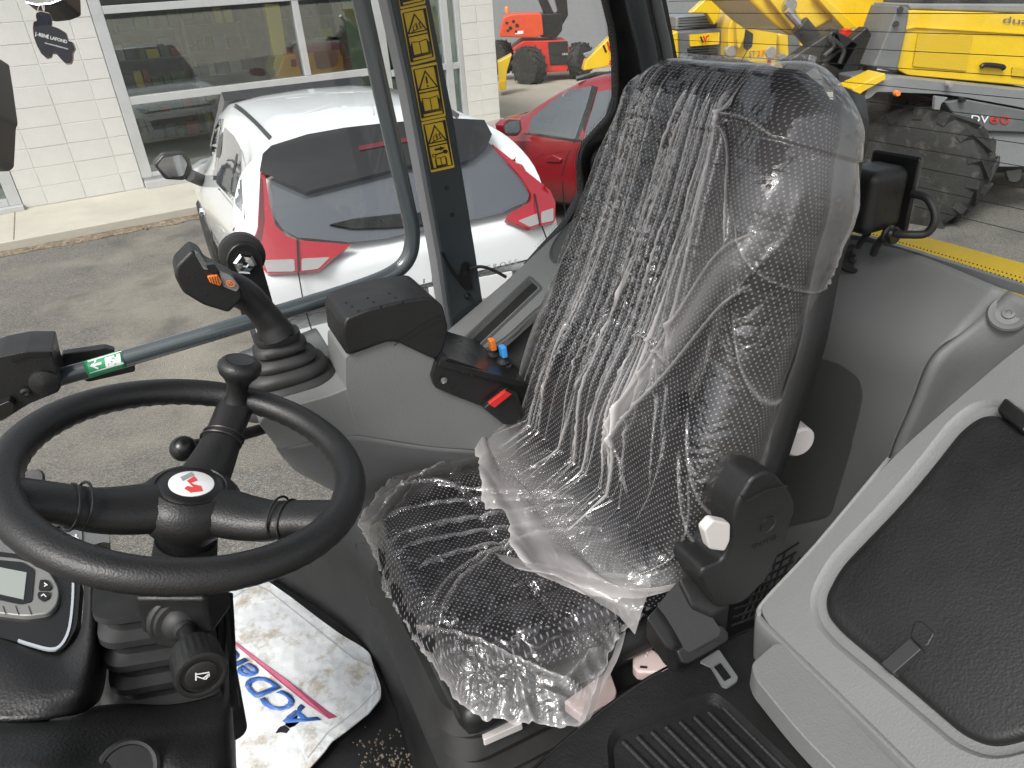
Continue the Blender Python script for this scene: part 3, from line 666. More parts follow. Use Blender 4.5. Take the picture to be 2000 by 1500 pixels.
# yellow attachments either side of the lift
a1 = thing('loader_bucket_frame', 'yellow loader attachment frame standing left of the boom lift wheel', 'attachment')
spoly('frame', [(972, 121), (1000, 106), (990, 140), (988, 172), (976, 178)], py(17.6), 'yellow_paint', a1, back=(0, .5, 0), bev=.02)
spoly('pad', [(973, 160), (987, 157), (988, 175), (976, 178)], py(17.55), 'yellow_paint', a1, thick=.05)
a2 = thing('compact_loader', 'yellow loader arm with red and black letter mark right of the boom lift', 'loader')
spoly('arm', [(1139, 138), (1145, 118), (1190, 74), (1215, 62), (1215, 120), (1180, 132)], py(14.5), 'yellow_paint', a2, back=(0, .35, 0), bev=.02)
strip('letter_mark', [(1178, 88), (1184, 102)], 4, py(14.49), 'ink_black', a2, toward=.004)
strip('letter_mark', [(1186, 82), (1190, 96), (1193, 82), (1199, 94)], 4, py(14.49), 'red_plastic', a2, toward=.004)
spoly('bracket', rnd([(1140, 106), (1165, 98), (1170, 115), (1150, 122)], 3), py(14.6), 'machine_lightgrey', a2, back=(0, .2, 0), bev=.01)
spoly('bumper', [(1192, 118), (1215, 112), (1215, 126), (1192, 128)], py(14.4), 'red_plastic', a2, thick=.1)

# ------------------------------------------------------------------ far parked vehicles
def far_car(label, x, y, head, st, m_, grp='vehicles parked at the far side of the yard'):
    F = Frame(x, y, head); t = thing('parked_car', label, 'car', grp); car_body('body', F, st, m_, t)
    for sx in (-1, 1):
        for yy in (.85, st[-1][0]-.9): wheel(F, sx*.8, yy, .37, .24, t, sx)
    prism('windscreen', [F(-.58, st[-1][0]-1.95, 1.55), F(.58, st[-1][0]-1.95, 1.55), F(.7, st[-1][0]-1.2, 1.12), F(-.7, st[-1][0]-1.2, 1.12)], F.dirn(0, .08, .08), 'glass_dark', t)
    for sx in (-1, 1):
        prism('side_window', [F(sx*.86, .5, 1.08), F(sx*.86, 2.9, 1.08), F(sx*.70, 2.5, 1.55), F(sx*.70, .7, 1.55)], F.dirn(sx*.03, 0, .01), 'glass_dark', t)
        prism('head_lamp', [F(sx*.5, st[-1][0]-.06, .78), F(sx*.78, st[-1][0]-.14, .8), F(sx*.78, st[-1][0]-.14, .92), F(sx*.5, st[-1][0]-.06, .9)], F.dirn(0, .06, 0), 'lamp_clear', t)
    prism('grille', [F(-.45, st[-1][0]-.03, .5), F(.45, st[-1][0]-.03, .5), F(.45, st[-1][0]-.06, .85), F(-.45, st[-1][0]-.06, .85)], F.dirn(0, .05, 0), 'black_matte', t)
    return t
ST4 = [(0, .8, .9, .7, .95, .4), (.1, .88, 1.1, .72, 1.5, .35), (.5, .9, 1.1, .68, 1.72, .35), (1.8, .9, 1.08, .68, 1.76, .35), (2.6, .9, 1.06, .66, 1.66, .35), (3.3, .9, 1.05, .74, 1.12, .35), (4.2, .88, 1.0, .74, 1.04, .35), (4.6, .82, .92, .7, .95, .38), (4.7, .7, .7, .6, .72, .45)]
far_car('silver sport utility vehicle at the far side, right of the red lift boom', 5.9, 42.5, 205, ST4, 'car_silver')
far_car('white van behind the red lift at the far left of the yard', 1.2, 41.0, 150, [(y, b, bz+.15, r, rz+.2, lz) for y, b, bz, r, rz, lz in ST4], 'car_white')
far_car('grey car partly hidden behind the boom of the red lift', 3.3, 43.5, 190, [(y, b, bz-.1, r, rz-.25, lz) for y, b, bz, r, rz, lz in ST4], 'car_grey')
far_car('far red car showing behind the silver sport utility vehicle', 9.2, 52, 200, ST4, 'car_red')
# ------------------------------------------------------------------ yellow skid steers in a row
def q6(*pts): return [(1250+x/2.667, y/2.667) for x, y in pts]
mat('louvre', .03, .5)
def skid(label, dx, Y, first):
    t = thing('skid_steer_loader', label, 'skid steer', 'row of yellow skid steer loaders'); P = py(Y); P1 = py(Y-.05); bk = (0, 1.2, 0)
    sh_ = lambda pts: [(x+dx, y) for x, y in pts]
    spoly('rear_body', sh_(q6((190, 165), (455, 145), (455, 480), (190, 480))), py(Y+.05), 'machine_grey', t, back=bk, bev=.03)
    spoly('post', sh_(q6((145, 178), (200, 158), (206, 320), (200, 430), (160, 430))), P, 'yellow_paint', t, back=bk, bev=.03)
    spoly('post', sh_(q6((455, 150), (500, 140), (505, 430), (458, 430))), P, 'yellow_paint', t, back=bk, bev=.03)
    d = spoly('engine_door', rnd(sh_(q6((258, 182), (415, 168), (412, 230), (262, 242))), 2), P, 'yellow_paint', t, thick=.06)
    strip('letter_mark', sh_(q6((315, 190), (328, 222))), 3.5, P1, 'ink_black', d, toward=.002)
    strip('letter_mark', sh_(q6((330, 188), (343, 218), (346, 192), (360, 186))), 3.5, P1, 'red_plastic', d, toward=.002)
    for k in range(5): spoly('louvre', sh_(q6((250, 252+13*k), (408, 242+13*k), (408, 249+13*k), (250, 259+13*k))), P, 'louvre', t, thick=.05)
    spoly('hood', sh_(q6((185, 85), (350, 75), (430, 135), (185, 160))), py(Y+.25), 'machine_lightgrey', t, back=(0, .9, 0), bev=.03)
    for k in range(4): strip('hood_slot', sh_(q6((200, 95+14*k), (350+16*k, 86+14*k))), 1.6, py(Y+.24), 'ink_black', t)
    spoly('lift_arm', sh_(q6((262, 68), (345, -10), (428, -10), (412, 95), (388, 132), (350, 72))), py(Y-.1), 'yellow_paint', t, back=(0, .2, 0), bev=.02)
    for x in (165, 478): lathe('lamp', P(1250+x/2.667+dx, 112), (0, -1, 0), [(.001, .05), (.05, .05), (.06, .02), (.06, -.05)], 'lamp_clear', t, seg=14)
    return t
skid('yellow skid steer with letter mark on its engine door, furthest left of the row', 0, 11.2, True)
skid('yellow skid steer third in the row, half hidden by the raised dumper skip', 215, 11.6, False)
sk = thing('skid_steer_loader', 'yellow skid steer lettered ST27 in the middle of the row', 'skid steer', 'row of yellow skid steer loaders')
P = py(10.9)
spoly('body', rnd(q6((460, 155), (478, 100), (500, 50), (560, 42), (600, 60), (640, 125), (720, 140), (705, 345), (600, 360), (560, 310), (458, 306)), 3), P, 'yellow_paint', sk, back=(0, 1.0, 0), bev=.04)
spoly('recess', rnd(q6((545, 150), (590, 175), (585, 240), (560, 262), (540, 250)), 3), py(10.89), 'black_matte', sk, thick=.01)
spoly('lift_arm', q6((495, 0), (590, -10), (600, 40), (560, 90), (545, 200), (520, 260), (505, 240)), py(10.75), 'yellow_paint', sk, back=(0, .15, 0), bev=.02)
text('model_lettering', 'ST', q6((566, 297), (602, 294), (602, 264), (568, 267)), py(10.88), 'machine_grey', sk)
text('model_lettering', '27', q6((608, 294), (650, 290), (652, 261), (608, 264)), py(10.88), 'lift_orange', sk)
for x, y in ((473, 268), (680, 272)): lathe('lamp', P(1250+x/2.667, y/2.667), (0, -1, 0), [(.001, .03), (.07, .03), (.08, .0), (.08, -.05)], 'lamp_clear', sk, seg=14)
spoly('reflector', q6((664, 306), (682, 305), (681, 334), (664, 335)), py(10.88), 'lamp_red', sk, thick=.01)
spoly('hood', q6((610, 60), (700, 100), (735, 140), (640, 125)), py(11.2), 'machine_grey', sk, back=(0, .6, 0))
# ------------------------------------------------------------------ articulated dumper
du = thing('dumper', 'yellow and grey dumper with tipped skip standing behind the loader', 'dumper')
P = py(6.9); F6 = py(6.5)
hood = spoly('engine_hood', rnd(q6((1408, 52), (2260, 80), (2260, 470), (1395, 392), (1338, 362)), 6), P, 'yellow_paint', du, back=(0, 1.5, 0), bev=.05)
def perforated():
    mt = bpy.data.materials.new('perforated_yellow'); mt.use_nodes = True; t = mt.node_tree; b = t.nodes['Principled BSDF']; tc = t.nodes.new('ShaderNodeTexCoord')
    mp_ = t.nodes.new('ShaderNodeMapping'); mp_.inputs['Rotation'].default_value = (0, math.radians(45), 0); t.links.new(tc.outputs['Object'], mp_.inputs[0])
    vo = t.nodes.new('ShaderNodeTexVoronoi'); vo.inputs['Scale'].default_value = 55; vo.inputs['Randomness'].default_value = 0; t.links.new(mp_.outputs[0], vo.inputs['Vector'])
    mr = t.nodes.new('ShaderNodeMapRange'); mr.inputs['From Min'].default_value = .34; mr.inputs['From Max'].default_value = .42; t.links.new(vo.outputs['Distance'], mr.inputs['Value'])
    mx = t.nodes.new('ShaderNodeMix'); mx.data_type = 'RGBA'; mx.inputs['A'].default_value = (.03, .025, .01, 1); mx.inputs['B'].default_value = (.66, .43, .02, 1)
    t.links.new(mr.outputs[0], mx.inputs['Factor']); t.links.new(mx.outputs['Result'], b.inputs['Base Color']); MATS['perforated_yellow'] = mt
perforated()
for pts in (((1450, 170), (1735, 185), (1700, 370), (1420, 345)), ((1940, 350), (2200, 368), (2200, 420), (1936, 398))):
    spoly('grille', rnd(q6(*pts), 3), py(6.885), 'perforated_yellow', hood, thick=.01)
strip('hood_crease', q6((1385, 150), (1440, 140), (1760, 160), (2260, 190)), 3, py(6.89), 'yellow_paint', hood, toward=.012, thick=.02)
hd = tube('hood_latch', [py(6.86)(*p) for p in q6((1775, 350), (1800, 338), (1880, 346), (1896, 358))], .022, 'black_smooth', hood)
text('hood_lettering', 'dual view', q6((1890, 118), (2260, 150), (2260, 110), (1896, 84)), py(6.89), 'machine_grey', hood)
spoly('hood_top', q6((1400, 18), (2260, 20), (2260, 78), (1405, 50)), py(6.95), 'machine_lightgrey', du, back=(0, 1.4, 0), bev=.02)
spoly('cab_window', q6((1450, -60), (2260, -60), (2260, 16), (1440, 16)), py(7.0), 'glass_dark', du, back=(0, 1.2, 0))
spoly('hood_pillar', q6((1346, 28), (1402, 40), (1395, 120), (1340, 370), (1215, 350), (1290, 172)), py(6.8), 'machine_grey', du, back=(0, .5, 0), bev=.015)
for p in ((1352, 50), (1330, 125)): lathe('bolt', py(6.79)(*q6(p)[0]), (0, -1, 0), [(.001, .02), (.025, .02), (.025, 0)], 'black_matte', du, seg=10)
fe = spoly('fender', rnd(q6((1160, 522), (1196, 442), (1330, 402), (2260, 500), (2260, 610), (1690, 506), (1560, 490), (1235, 478), (1200, 510)), 4), F6, 'machine_lightgrey', du, back=(0, .9, 0), bev=.02)
side = spoly('side_panel', q6((1585, 530), (1700, 518), (2260, 622), (2260, 700), (1692, 682)), py(6.48), 'machine_grey', du, back=(0, .8, 0), bev=.015)
low = spoly('side_panel', rnd(q6((1694, 684), (2260, 702), (2260, 870), (1774, 866)), 3), py(6.5), 'machine_lightgrey', du, back=(0, .7, 0), bev=.02)
spoly('panel_shadow_gap', q6((1700, 680), (2260, 699), (2260, 704), (1700, 686)), py(6.47), 'ink_black', du, thick=.02)
tube('grab_handle', [py(6.45)(*p) for p in q6((1765, 800), (1785, 812), (1840, 820), (1858, 812))], .018, 'black_smooth', low)
text('model_lettering', 'DV', q6((1722, 640), (1815, 642), (1820, 602), (1728, 600)), py(6.47), 'white_print', side, thick=.004)
text('model_lettering', '60', q6((1820, 642), (1922, 644), (1928, 606), (1826, 602)), py(6.47), 'lift_red', side, thick=.004)
spoly('fender_bracket', rnd(q6((1540, 500), (1605, 508), (1570, 540), (1560, 575), (1532, 572)), 2), py(6.42), 'machine_lightgrey', fe, back=(0, .04, 0), bev=.004)
for p, m_ in (((1340, 487), 'orange_plastic'), ((1612, 440), 'lamp_clear'), ((1680, 520), 'black_smooth')):
    lathe('side_marker', py(6.44)(*q6(p)[0]), (0, -1, 0), [(.001, .02), (.02, .02), (.024, 0), (.024, -.03)], m_, fe, seg=12)
spoly('step', rnd(q6((1105, 462), (1278, 380), (1282, 412), (1160, 480), (1125, 515)), 3), py(6.45), 'yellow_paint', du, back=(0, .3, 0), bev=.02)
spoly('frame_plate', q6((1100, 395), (1240, 380), (1200, 440), (1110, 470)), py(6.8), 'machine_grey', du, back=(0, .6, 0), bev=.02)
spoly('underbody', q6((1190, 480), (2260, 600), (2260, 900), (1780, 900), (1500, 860), (1190, 700)), py(7.25), 'black_matte', du, back=(0, .8, 0))
spoly('tow_bracket', rnd(q6((1905, 890), (1990, 880), (1985, 930), (1960, 950), (1925, 945)), 4), py(6.9), 'machine_lightgrey', du, back=(0, .05, 0), bev=.006, hole=None)
tyre('wheel', at(1795, 330, 6.75), (-.74, -.67, .0), .59, .48, du, lugs=15, hub=.52)
# far-side wheel
tyre('wheel', at(1960, 345, 8.6), (-.50, -.866, 0), .60, .50, du, lugs=17, hub=.50)
skip = spoly('skip', q6((530, -30), (700, 132), (770, 182), (850, 192), (948, 140), (1000, 112), (1050, 120), (1062, 152), (1088, 192), (1130, 200), (1292, 156), (1345, -30)), py(7.6), 'yellow_paint', du, back=(0, 1.4, 0), bev=.04)
text('skip_lettering', 'CSM', q6((1030, 140), (1040, 140), (1050, 84), (1040, 84)), py(7.58), 'lift_orange', skip)
text('skip_lettering', 'NEUSON', q6((1305, 22), (1350, 52), (1400, -40), (1350, -60)), py(7.55), 'ink_black', skip)
spoly('skip_rib', q6((650, -30), (740, -30), (880, 120), (850, 185), (790, 150)), py(7.5), 'yellow_paint', skip, back=(0, .12, 0), bev=.015)
spoly('skip_rib', q6((900, -30), (950, -30), (1150, 150), (1120, 195), (1080, 170)), py(7.5), 'yellow_paint', skip, back=(0, .12, 0), bev=.015)
for p in ((780, 28), (1116, 180)): lathe('pin', py(7.45)(*q6(p)[0]), (0, -1, 0), [(.001, .05), (.05, .05), (.06, .03), (.06, -.05)], 'steel', skip, seg=16)
spoly('skip_edge', q6((1130, 198), (1292, 162), (1288, 204), (1132, 206)), py(7.5), 'red_plastic', skip, back=(0, .3, 0))
lathe('hose_cap', py(7.4)(*q6((1076, 178))[0]), (0, -1, 0), [(.001, .05), (.045, .05), (.05, 0), (.05, -.06)], 'red_plastic', skip, seg=14)
cy = tube('tipping_cylinder', [py(7.3)(*p) for p in q6((830, 130), (925, 240))], .085, 'black_smooth', du)
tube('cylinder_rod', [py(7.3)(*p) for p in q6((765, 55), (835, 135))], .035, 'steel', cy)
for a, b, wv in (((1200, 200), (960, 400), .14), ((1030, 195), (760, 370), .10), ((940, 230), (1080, 300), .14), ((1230, 240), (1150, 400), .08)):
    p0, p1 = [py(7.15)(*p) for p in q6(a, b)]; dv = (p1-p0); n = dv.cross(V((0, 1, 0))).normalized()
    box('frame_beam', (p0+p1)/2, dv, n*wv*2, V((0, .16, 0)), 'black_plastic', du, bev=.02)
for k, (a, b, c) in enumerate((((980, 180), (1010, 240), (960, 290)), ((1000, 200), (1060, 260), (1040, 330)))):
    tube('hydraulic_hose', [py(7.0)(*p) for p in q6(a, b, c)], .02, 'rubber', du)
bkd = thing('container', 'grey shed wall far behind the yellow loaders', 'shed')
box('shed_wall', (14, 30, 2), (30, 0, 0), (0, 4, 0), (0, 0, 4), 'machine_lightgrey', bkd); box('shed_roof', (14, 30, 4.1), (30.5, 0, 0), (0, 4.6, 0), (0, 0, .2), 'machine_grey', bkd)
# ================================================================== THE LOADER CAB
cab = thing('wheel_loader', 'grey and black loader cab interior with glazed right side and rear window', 'wheel loader')
def pk(poly, off, sc): return [(off[0]+p[0]/sc, off[1]+p[1]/sc) + tuple(p[2:]) for p in poly]
R_ = RV
fl = prism('floor', [K(.75, .1, .99), K(.75, 1.46, .99), K(-1.04, 1.46, .99), K(-1.04, .1, .99)], (0, 0, -.05), 'black_plastic', cab)
prism('roof', [K(.10, .20, 2.66), K(.10, 1.44, 2.66), K(-1.10, 1.44, 2.66), K(-1.10, .20, 2.66)], (0, 0, .09), 'black_plastic', cab, bev=.03)  # out-of-view cab roof, added to dim the interior, cut short to admit sky
box('chassis', K(-.15, .78, .70), FV*1.7, RV*1.2, ZV*.44, 'machine_grey', cab, bev=.02)
box('rear_bulkhead', K(-1.055, .85, 1.36), FV*.02, RV*1.14, ZV*.76, 'black_plastic', cab)
# right-hand glazing and rear glazing
box('right_window_pane', K(-.1, 1.405, 1.85), FV*1.9, RV*.006, ZV*1.7, 'window_glass', cab)
rw = box('rear_window_pane', K(-1.035, .72, 2.2), FV*.006, RV*1.36, ZV*.84, 'rear_glass', cab)
for y in (-20, 3, 26, 52, 77, 101, 127, 152, 180, 207, 232, 258, 285):
    z = onf(1300, y, -1.028).z
    tube('heating_wire', [K(-1.029, 1.36, z), K(-1.029, .06, z)], .00055, 'ink_black', rw, seg=5, sm=False)
# printed dot border along the foot of the rear window
def dots(name, spots, axis, rad, parent, mt='ink_black'):
    bm = bmesh.new(); ax = V(axis).normalized(); u = ax.orthogonal().normalized(); v = ax.cross(u)
    for p, r in spots: bm.faces.new([bm.verts.new(p+u*math.cos(a)*r+v*math.sin(a)*r) for a in [k*math.pi/3 for k in range(6)]])
    o = bmobj(name, bm, mt, parent, fix=False); md = o.modifiers.new('solid', 'SOLIDIFY'); md.thickness = .0004; o['kind'] = 'stuff'; return o
sp_ = []
for i in range(190):
    for j in range(2): sp_.append((K(-1.0305, 1.30-i*.0062-(j % 2)*.0031, 1.814+j*.0055), .0014-.0003*j))
dots('printed_dot_border', sp_, FV, .002, rw)
# bonnet
bz = plane3(K(-1.05, .8, 1.775), K(-1.05, .5, 1.775), K(-1.30, .6, 1.765))
o = spoly('bonnet', [(1640, 430), (1748, 441), (1860, 470), (2000, 507), (2200, 560), (2200, 640), (2000, 570), (1696, 474), (1640, 470)], bz, 'bonnet_yellow', cab, thick=.35, bev=.02)
spoly('bonnet_seal', [(1640, 456), (1696, 463), (2000, 559), (2200, 622), (2200, 646), (2000, 577), (1690, 478), (1640, 470)], pf(-1.012), 'machine_grey', cab, thick=.01)
# B pillar with warning stickers
pB = pr(1.33)
bp = spoly('pillar', [(674, -420), (756, -420), (840, 0), (887, 233), (930, 500), (945, 600), (884, 650), (863, 500), (800, 155), (766, 0)], pB, 'pillar_paint', cab, back=RV*.07, bev=.004)
spoly('pillar_edge', [(663, -420), (673, -420), (765, 0), (799, 155), (862, 500), (883, 650), (874, 650), (852, 500), (789, 155), (755, 0)], pr(1.338), 'machine_lightgrey', bp, back=RV*.05)
def stk(q, kind, par):
    """q: quad top-left, top-right, bottom-right, bottom-left"""
    s = spoly('warning_sticker', q, pB, 'sticker_yellow', par, thick=.0006, toward=.0012, rad=3)
    Q = [V(p) for p in q]
    def uv(u, v): p = Q[0]*(1-u)*(1-v)+Q[1]*u*(1-v)+Q[2]*u*v+Q[3]*(1-u)*v; return (p.x, p.y)
    def ln(pts, wd=2.0, closed=False): strip('sticker_print', [uv(*p) for p in pts], wd, pB, 'ink_black', s, toward=.0022, thick=.0003, closed=closed)
    ln([(.08, .06), (.92, .06), (.92, .94), (.08, .94)], 2.6, True); ln([(.08, .5), (.92, .5)], 2.2)
    ln([(.5, .12), (.86, .44), (.14, .44)], 2.4, True)
    if kind == 'excl': ln([(.5, .22), (.5, .35)], 3); ln([(.5, .38), (.5, .41)], 3)
    else: ln([(.36, .34), (.5, .28), (.5, .4), (.36, .4)], 1.4, True); ln([(.52, .36), (.62, .28), (.66, .40)], 1.4); ln([(.25, .43), (.75, .36)], 1.2)
    if kind == 'key':
        ln([(.32, .58), (.62, .58)], 4); ln([(.55, .55), (.7, .58), (.55, .61)], 2.5); ln([(.3, .68), (.7, .66)], 2.6); spoly('sticker_print', ell(*uv(.74, .655), 5, 4), pB, 'ink_black', s, thick=.0003, toward=.0022)
        strip('sticker_print', ell(*uv(.26, .69), 3.5, 3), 1.4, pB, 'ink_black', s, toward=.0022, thick=.0003, closed=True); y0 = .74; y1 = .9
    else: y0 = .6; y1 = .84
    a = .3 if kind == 'key' else .2
    for k in range(2 if kind == 'key' else 3):
        e = .03*k; ln([(a-e, y0+e), (a-e, y1+e*.6), (1-a+e, y1+e*.6), (1-a+e, y0+e)], 1.3)
    ln([(a, y0), (.5, y0+.02), (1-a, y0)], 1.4); ln([(.5, y0+.02), (.5, y1)], 1.4)
stk([(765, -82), (817, -92), (831, 7), (782, 18)], 'tip', bp); stk([(782, 20), (832, 10), (851, 116), (802, 128)], 'tip', bp)
stk([(803, 131), (853, 121), (871, 227), (823, 237)], 'excl', bp); stk([(823, 239), (870, 229), (888, 327), (842, 337)], 'key', bp)
for x, y in ((872, 367), (883, 420)):
    h = lathe('bolt_hole', pB(x, y), -RV, [(.0001, .0008), (.0028, .0008), (.0045, .0014), (.005, 0)], 'black_matte', bp, seg=14)
for x, y, r_ in ((913, 578, .007), (911, 524, .006), (917, 560, .005)): lathe('bolt', pB(x, y), -RV, [(.0001, .008), (r_*.7, .008), (r_, .004), (r_, 0)], 'black_smooth', bp, seg=12)
spoly('catch', rnd([(905, 515), (916, 512), (920, 560), (910, 568), (898, 545)], 3), pr(1.322), 'black_smooth', bp, thick=.008)
tube('catch_arm', [pr(1.325)(*p) for p in ((863, 493), (880, 525), (905, 558))], .0035, 'black_smooth', bp)
tube('cable', [pr(1.315)(*p) for p in ((918, 524), (940, 521), (962, 527), (988, 541))], .0035, 'rubber', bp)
# C pillar, black printed edge of the side glass and round mount
cp = spoly('rear_side_panel', [(1100, -420), (1184, 0), (1196, 50), (1203, 110), (1204, 190), (1192, 228), (1145, 280), (1133, 318), (1136, 378), (1103, 440), (1060, 486), (1030, 520), (1250, 560), (1330, 150), (1290, -60), (1218, -420)], pr(1.392), 'black_smooth', cab, thick=.02, cut=0)
tube('glass_seal', [pr(1.385)(*p) for p in ((1100, -420), (1184, 0), (1196, 50), (1203, 110), (1204, 190), (1192, 228), (1145, 280), (1133, 318), (1136, 378), (1103, 440), (1060, 486))], .004, 'rubber', cp)
tube('pillar_post', [pr(1.34)(*p) for p in ((1158, -420), (1242, 0), (1262, 90), (1272, 160), (1262, 240), (1230, 330), (1190, 420))], .022, 'pillar_paint', cab)
tube('pillar_post', [pr(1.33)(*p) for p in ((1196, -420), (1280, 0), (1300, 90), (1310, 160))], .012, 'machine_grey', cab)
sp_ = []
for i, (a, b) in enumerate(zip(spline([V((x, y, 0)) for x, y in ((1184, -10), (1196, 50), (1203, 110), (1204, 190), (1192, 228), (1145, 280), (1133, 318), (1136, 378), (1103, 440), (1060, 486))], 16), range(999))):
    for j in range(3): sp_.append((pr(1.39)(a.x-5-j*4.5+(b % 2)*1.5, a.y-1-j*2), .0017-.0004*j))
dots('printed_dot_border', sp_, RV, .002, cp)
mc = onr(1192, 320, 1.37)
md_ = thing('round_mount', 'black round socket mount with bolts on the panel behind the seat back', 'mount')
lathe('flange', mc, -RV, [(.047, -.01), (.047, .008), (.044, .012), (.030, .012), (.026, .016), (.001, .016)], 'black_smooth', md_, seg=32)
tube('socket', [mc-RV*.015+FV*-.004, mc-RV*.05-FV*.01, mc-RV*.07-FV*.015], [.022, .02, .013], 'black_smooth', md_)
for k in range(6):
    a = k*math.pi/3+.3; lathe('bolt', mc+FV*.037*math.cos(a)+ZV*.037*math.sin(a)-RV*.011, -RV, [(.001, .005), (.004, .005), (.0055, 0)], 'steel' if k % 3 == 0 else 'black_matte', md_, seg=10)
tube('cable', [mc+V((0, 0, -.05)), mc-RV*.03+V((0, 0, -.09)), mc-RV*.02+V((-.03, 0, -.14))], .003, 'rubber', md_)
# emergency exit rail
rail = thing('exit_rail', 'grey bent tube rail across the right window with a green exit sticker', 'rail')
rp = [onr(x, y, 1.27) for x, y in ((612, -420), (705, 0), (757, 233), (795, 400), (805, 455), (798, 502), (768, 533), (700, 562), (560, 606), (300, 684), (98, 742))]
tb = tube('tube', rp, .0150, 'tube_paint', rail, seg=24, n=10)
# sticker sleeve wrapped round the tube
a, b = onr(170, 722, 1.27), onr(243, 700, 1.27); axd = (b-a).normalized(); tocam = (CAMP-a); uu = (tocam-axd*tocam.dot(axd)).normalized(); vv = axd.cross(uu)
rows = []
for i in range(8):
    c = a+(b-a)*i/7; rows.append([c+(uu*math.cos(t)+vv*math.sin(t))*.0158 for t in [(-1.25+2.5*k/16) for k in range(17)]])
stg = gridmesh('exit_sticker', rows, 'exit_green', rail, thick=.0004)
sf = drape(stg, 1.4)
def sst(name, pts, wd, m_, closed=False): strip(name, pts, wd, sf, m_, stg, toward=.0006, thick=.0003, closed=closed)
sst('sticker_border', [(171, 706), (237, 686), (241, 709), (175, 729)], 1.5, 'white_print', True)
spoly('sticker_print', [(204, 699), (234, 690), (237, 710), (207, 719)], sf, 'white_print', stg, thick=.0003, toward=.0006, cut=6)
sst('sticker_print', [(198, 709), (180, 714)], 4.5, 'white_print'); sst('sticker_print', [(187, 704), (178, 714.5), (192, 720)], 3, 'white_print')
for pts, wd in (([(222, 698), (218, 706), (212, 714)], 4), ([(218, 706), (226, 711), (223, 716)], 3), ([(222, 699), (229, 704)], 2.2), ([(222, 699), (214, 703)], 2.2)): sst('sticker_print', pts, wd, 'exit_green')
spoly('sticker_print', ell(225, 695, 2.6, 2.6, n=10), sf, 'exit_green', stg, thick=.0003, toward=.001)
lb = spoly('latch_block', rnd([(-40, 712), (0, 697), (49, 687), (101, 686), (110, 727), (120, 754), (114, 766), (57, 789), (8, 820), (-40, 830)], 4), pr(1.22), 'black_plastic', rail, back=RV*.09, bev=.006)
spoly('latch_label', [(20, 700), (50, 690), (98, 690), (98, 696), (52, 698), (24, 708)], pr(1.218), 'black_smooth', lb, thick=.002)
lathe('latch_boss', onr(86, 745, 1.222), -RV, [(.022, -.005), (.02, .008), (.001, .014)], 'black_plastic', lb, seg=20)
lathe('bolt', onr(50, 767, 1.216), -RV, [(.001, .002), (.004, .003), (.008, .001), (.008, 0)], 'black_smooth', lb, seg=16)
spoly('latch_hook', rnd([(-10, 795), (18, 783), (28, 790), (26, 806), (4, 822), (-10, 824)], 3), pr(1.20), 'black_smooth', lb, back=RV*.03, bev=.003)
spoly('handle_plate', rnd([(120, 692), (205, 679), (226, 686), (216, 702), (262, 708), (265, 726), (172, 747), (120, 720)], 6), pr(1.315), 'black_plastic', rail, back=RV*.02, bev=.004)
# bracket with bright hex bolt outside the glass
br = thing('window_stay_bracket', 'black rounded bracket with a bright hex bolt behind the joystick head', 'bracket')
spoly('plate', ell(477, 512, 35, 37, n=28)[14:]+[(513, 520), (536, 600), (545, 640), (480, 640), (450, 545)], pr(1.375), 'black_smooth', br, back=RV*.02, bev=.003)
lathe('rubber_stop', onr(474, 500, 1.40), -RV, [(.042, -.02), (.042, .0), (.03, .004), (.001, .004)], 'rubber', br, seg=28)
lathe('hex_bolt', onr(478, 514, 1.373), -RV, [(.021, 0), (.021, .006), (.016, .009), (.006, .010), (.005, .004), (.001, .004)], 'chrome', br, seg=6, ang=10)

# ------------------------------------------------------------------ right console with joystick
con = thing('side_console', 'light grey moulded console with black armrest box and switches right of the seat', 'console')
pC = pr(1.03)
spoly('body', rnd([(674, 697), (757, 666), (778, 668), (852, 702), (852, 718), (843, 737), (850, 757), (900, 777), (1060, 838), (1075, 890), (840, 872), (700, 850), (677, 770), (675, 748)], 8), pC, 'grey_plastic', con, back=RV*.12, bev=.012)
spoly('joystick_deck', rnd([(505, 828), (512, 815), (570, 793), (637, 774), (668, 762), (690, 752), (720, 852), (640, 856), (545, 880)], 8), pr(1.0305), 'grey_plastic', con, back=RV*.27, bev=.012)
rows = [[onr(x, y, 1.031) for x, y in ((538, 872), (566, 873), (640, 858), (700, 852), (840, 874), (1060, 890))],
        [onr(x, y, 1.06) for x, y in ((552, 893), (585, 900), (650, 905), (710, 905), (850, 915), (1040, 920))],
        [onr(x, y, 1.15) for x, y in ((585, 925), (615, 940), (660, 958), (720, 965), (860, 965), (1020, 970))],
        [onr(x, y, 1.25) for x, y in ((640, 945), (660, 958), (690, 975), (740, 985), (860, 990), (1020, 990))]]
patch('lower_shroud', rows, 'grey_plastic', con, n=5, thick=.01)
ab = spoly('armrest_box', rnd([(676, 695), (670, 640), (676, 622), (720, 604), (790, 587), (845, 580), (866, 598), (876, 640), (868, 682), (852, 704), (778, 669), (757, 667)], 9), pr(1.022), 'black_plastic', con, back=RV*.125, bev=.014)
for i in range(3):
    for j in range(4):
        p = K(-.205-.045*j, 1.09+.045*i, 2.5); hx = None
        q = drape(ab, 1.3) if (i == 0 and j == 0) else q
        x0 = 700+j*42-i*12; y0 = 607-j*9-i*8
        c = q(x0, y0); lathe('vent_hole', c, ZV, [(.0026, -.002), (.0026, .0006), (.0014, .0008), (.0013, -.003)], 'black_matte', ab, seg=10)
strip('armrest_seam', [(770, 675), (800, 655), (830, 635), (868, 618)], 1.6, pr(1.02), 'ink_black', ab, toward=.002)
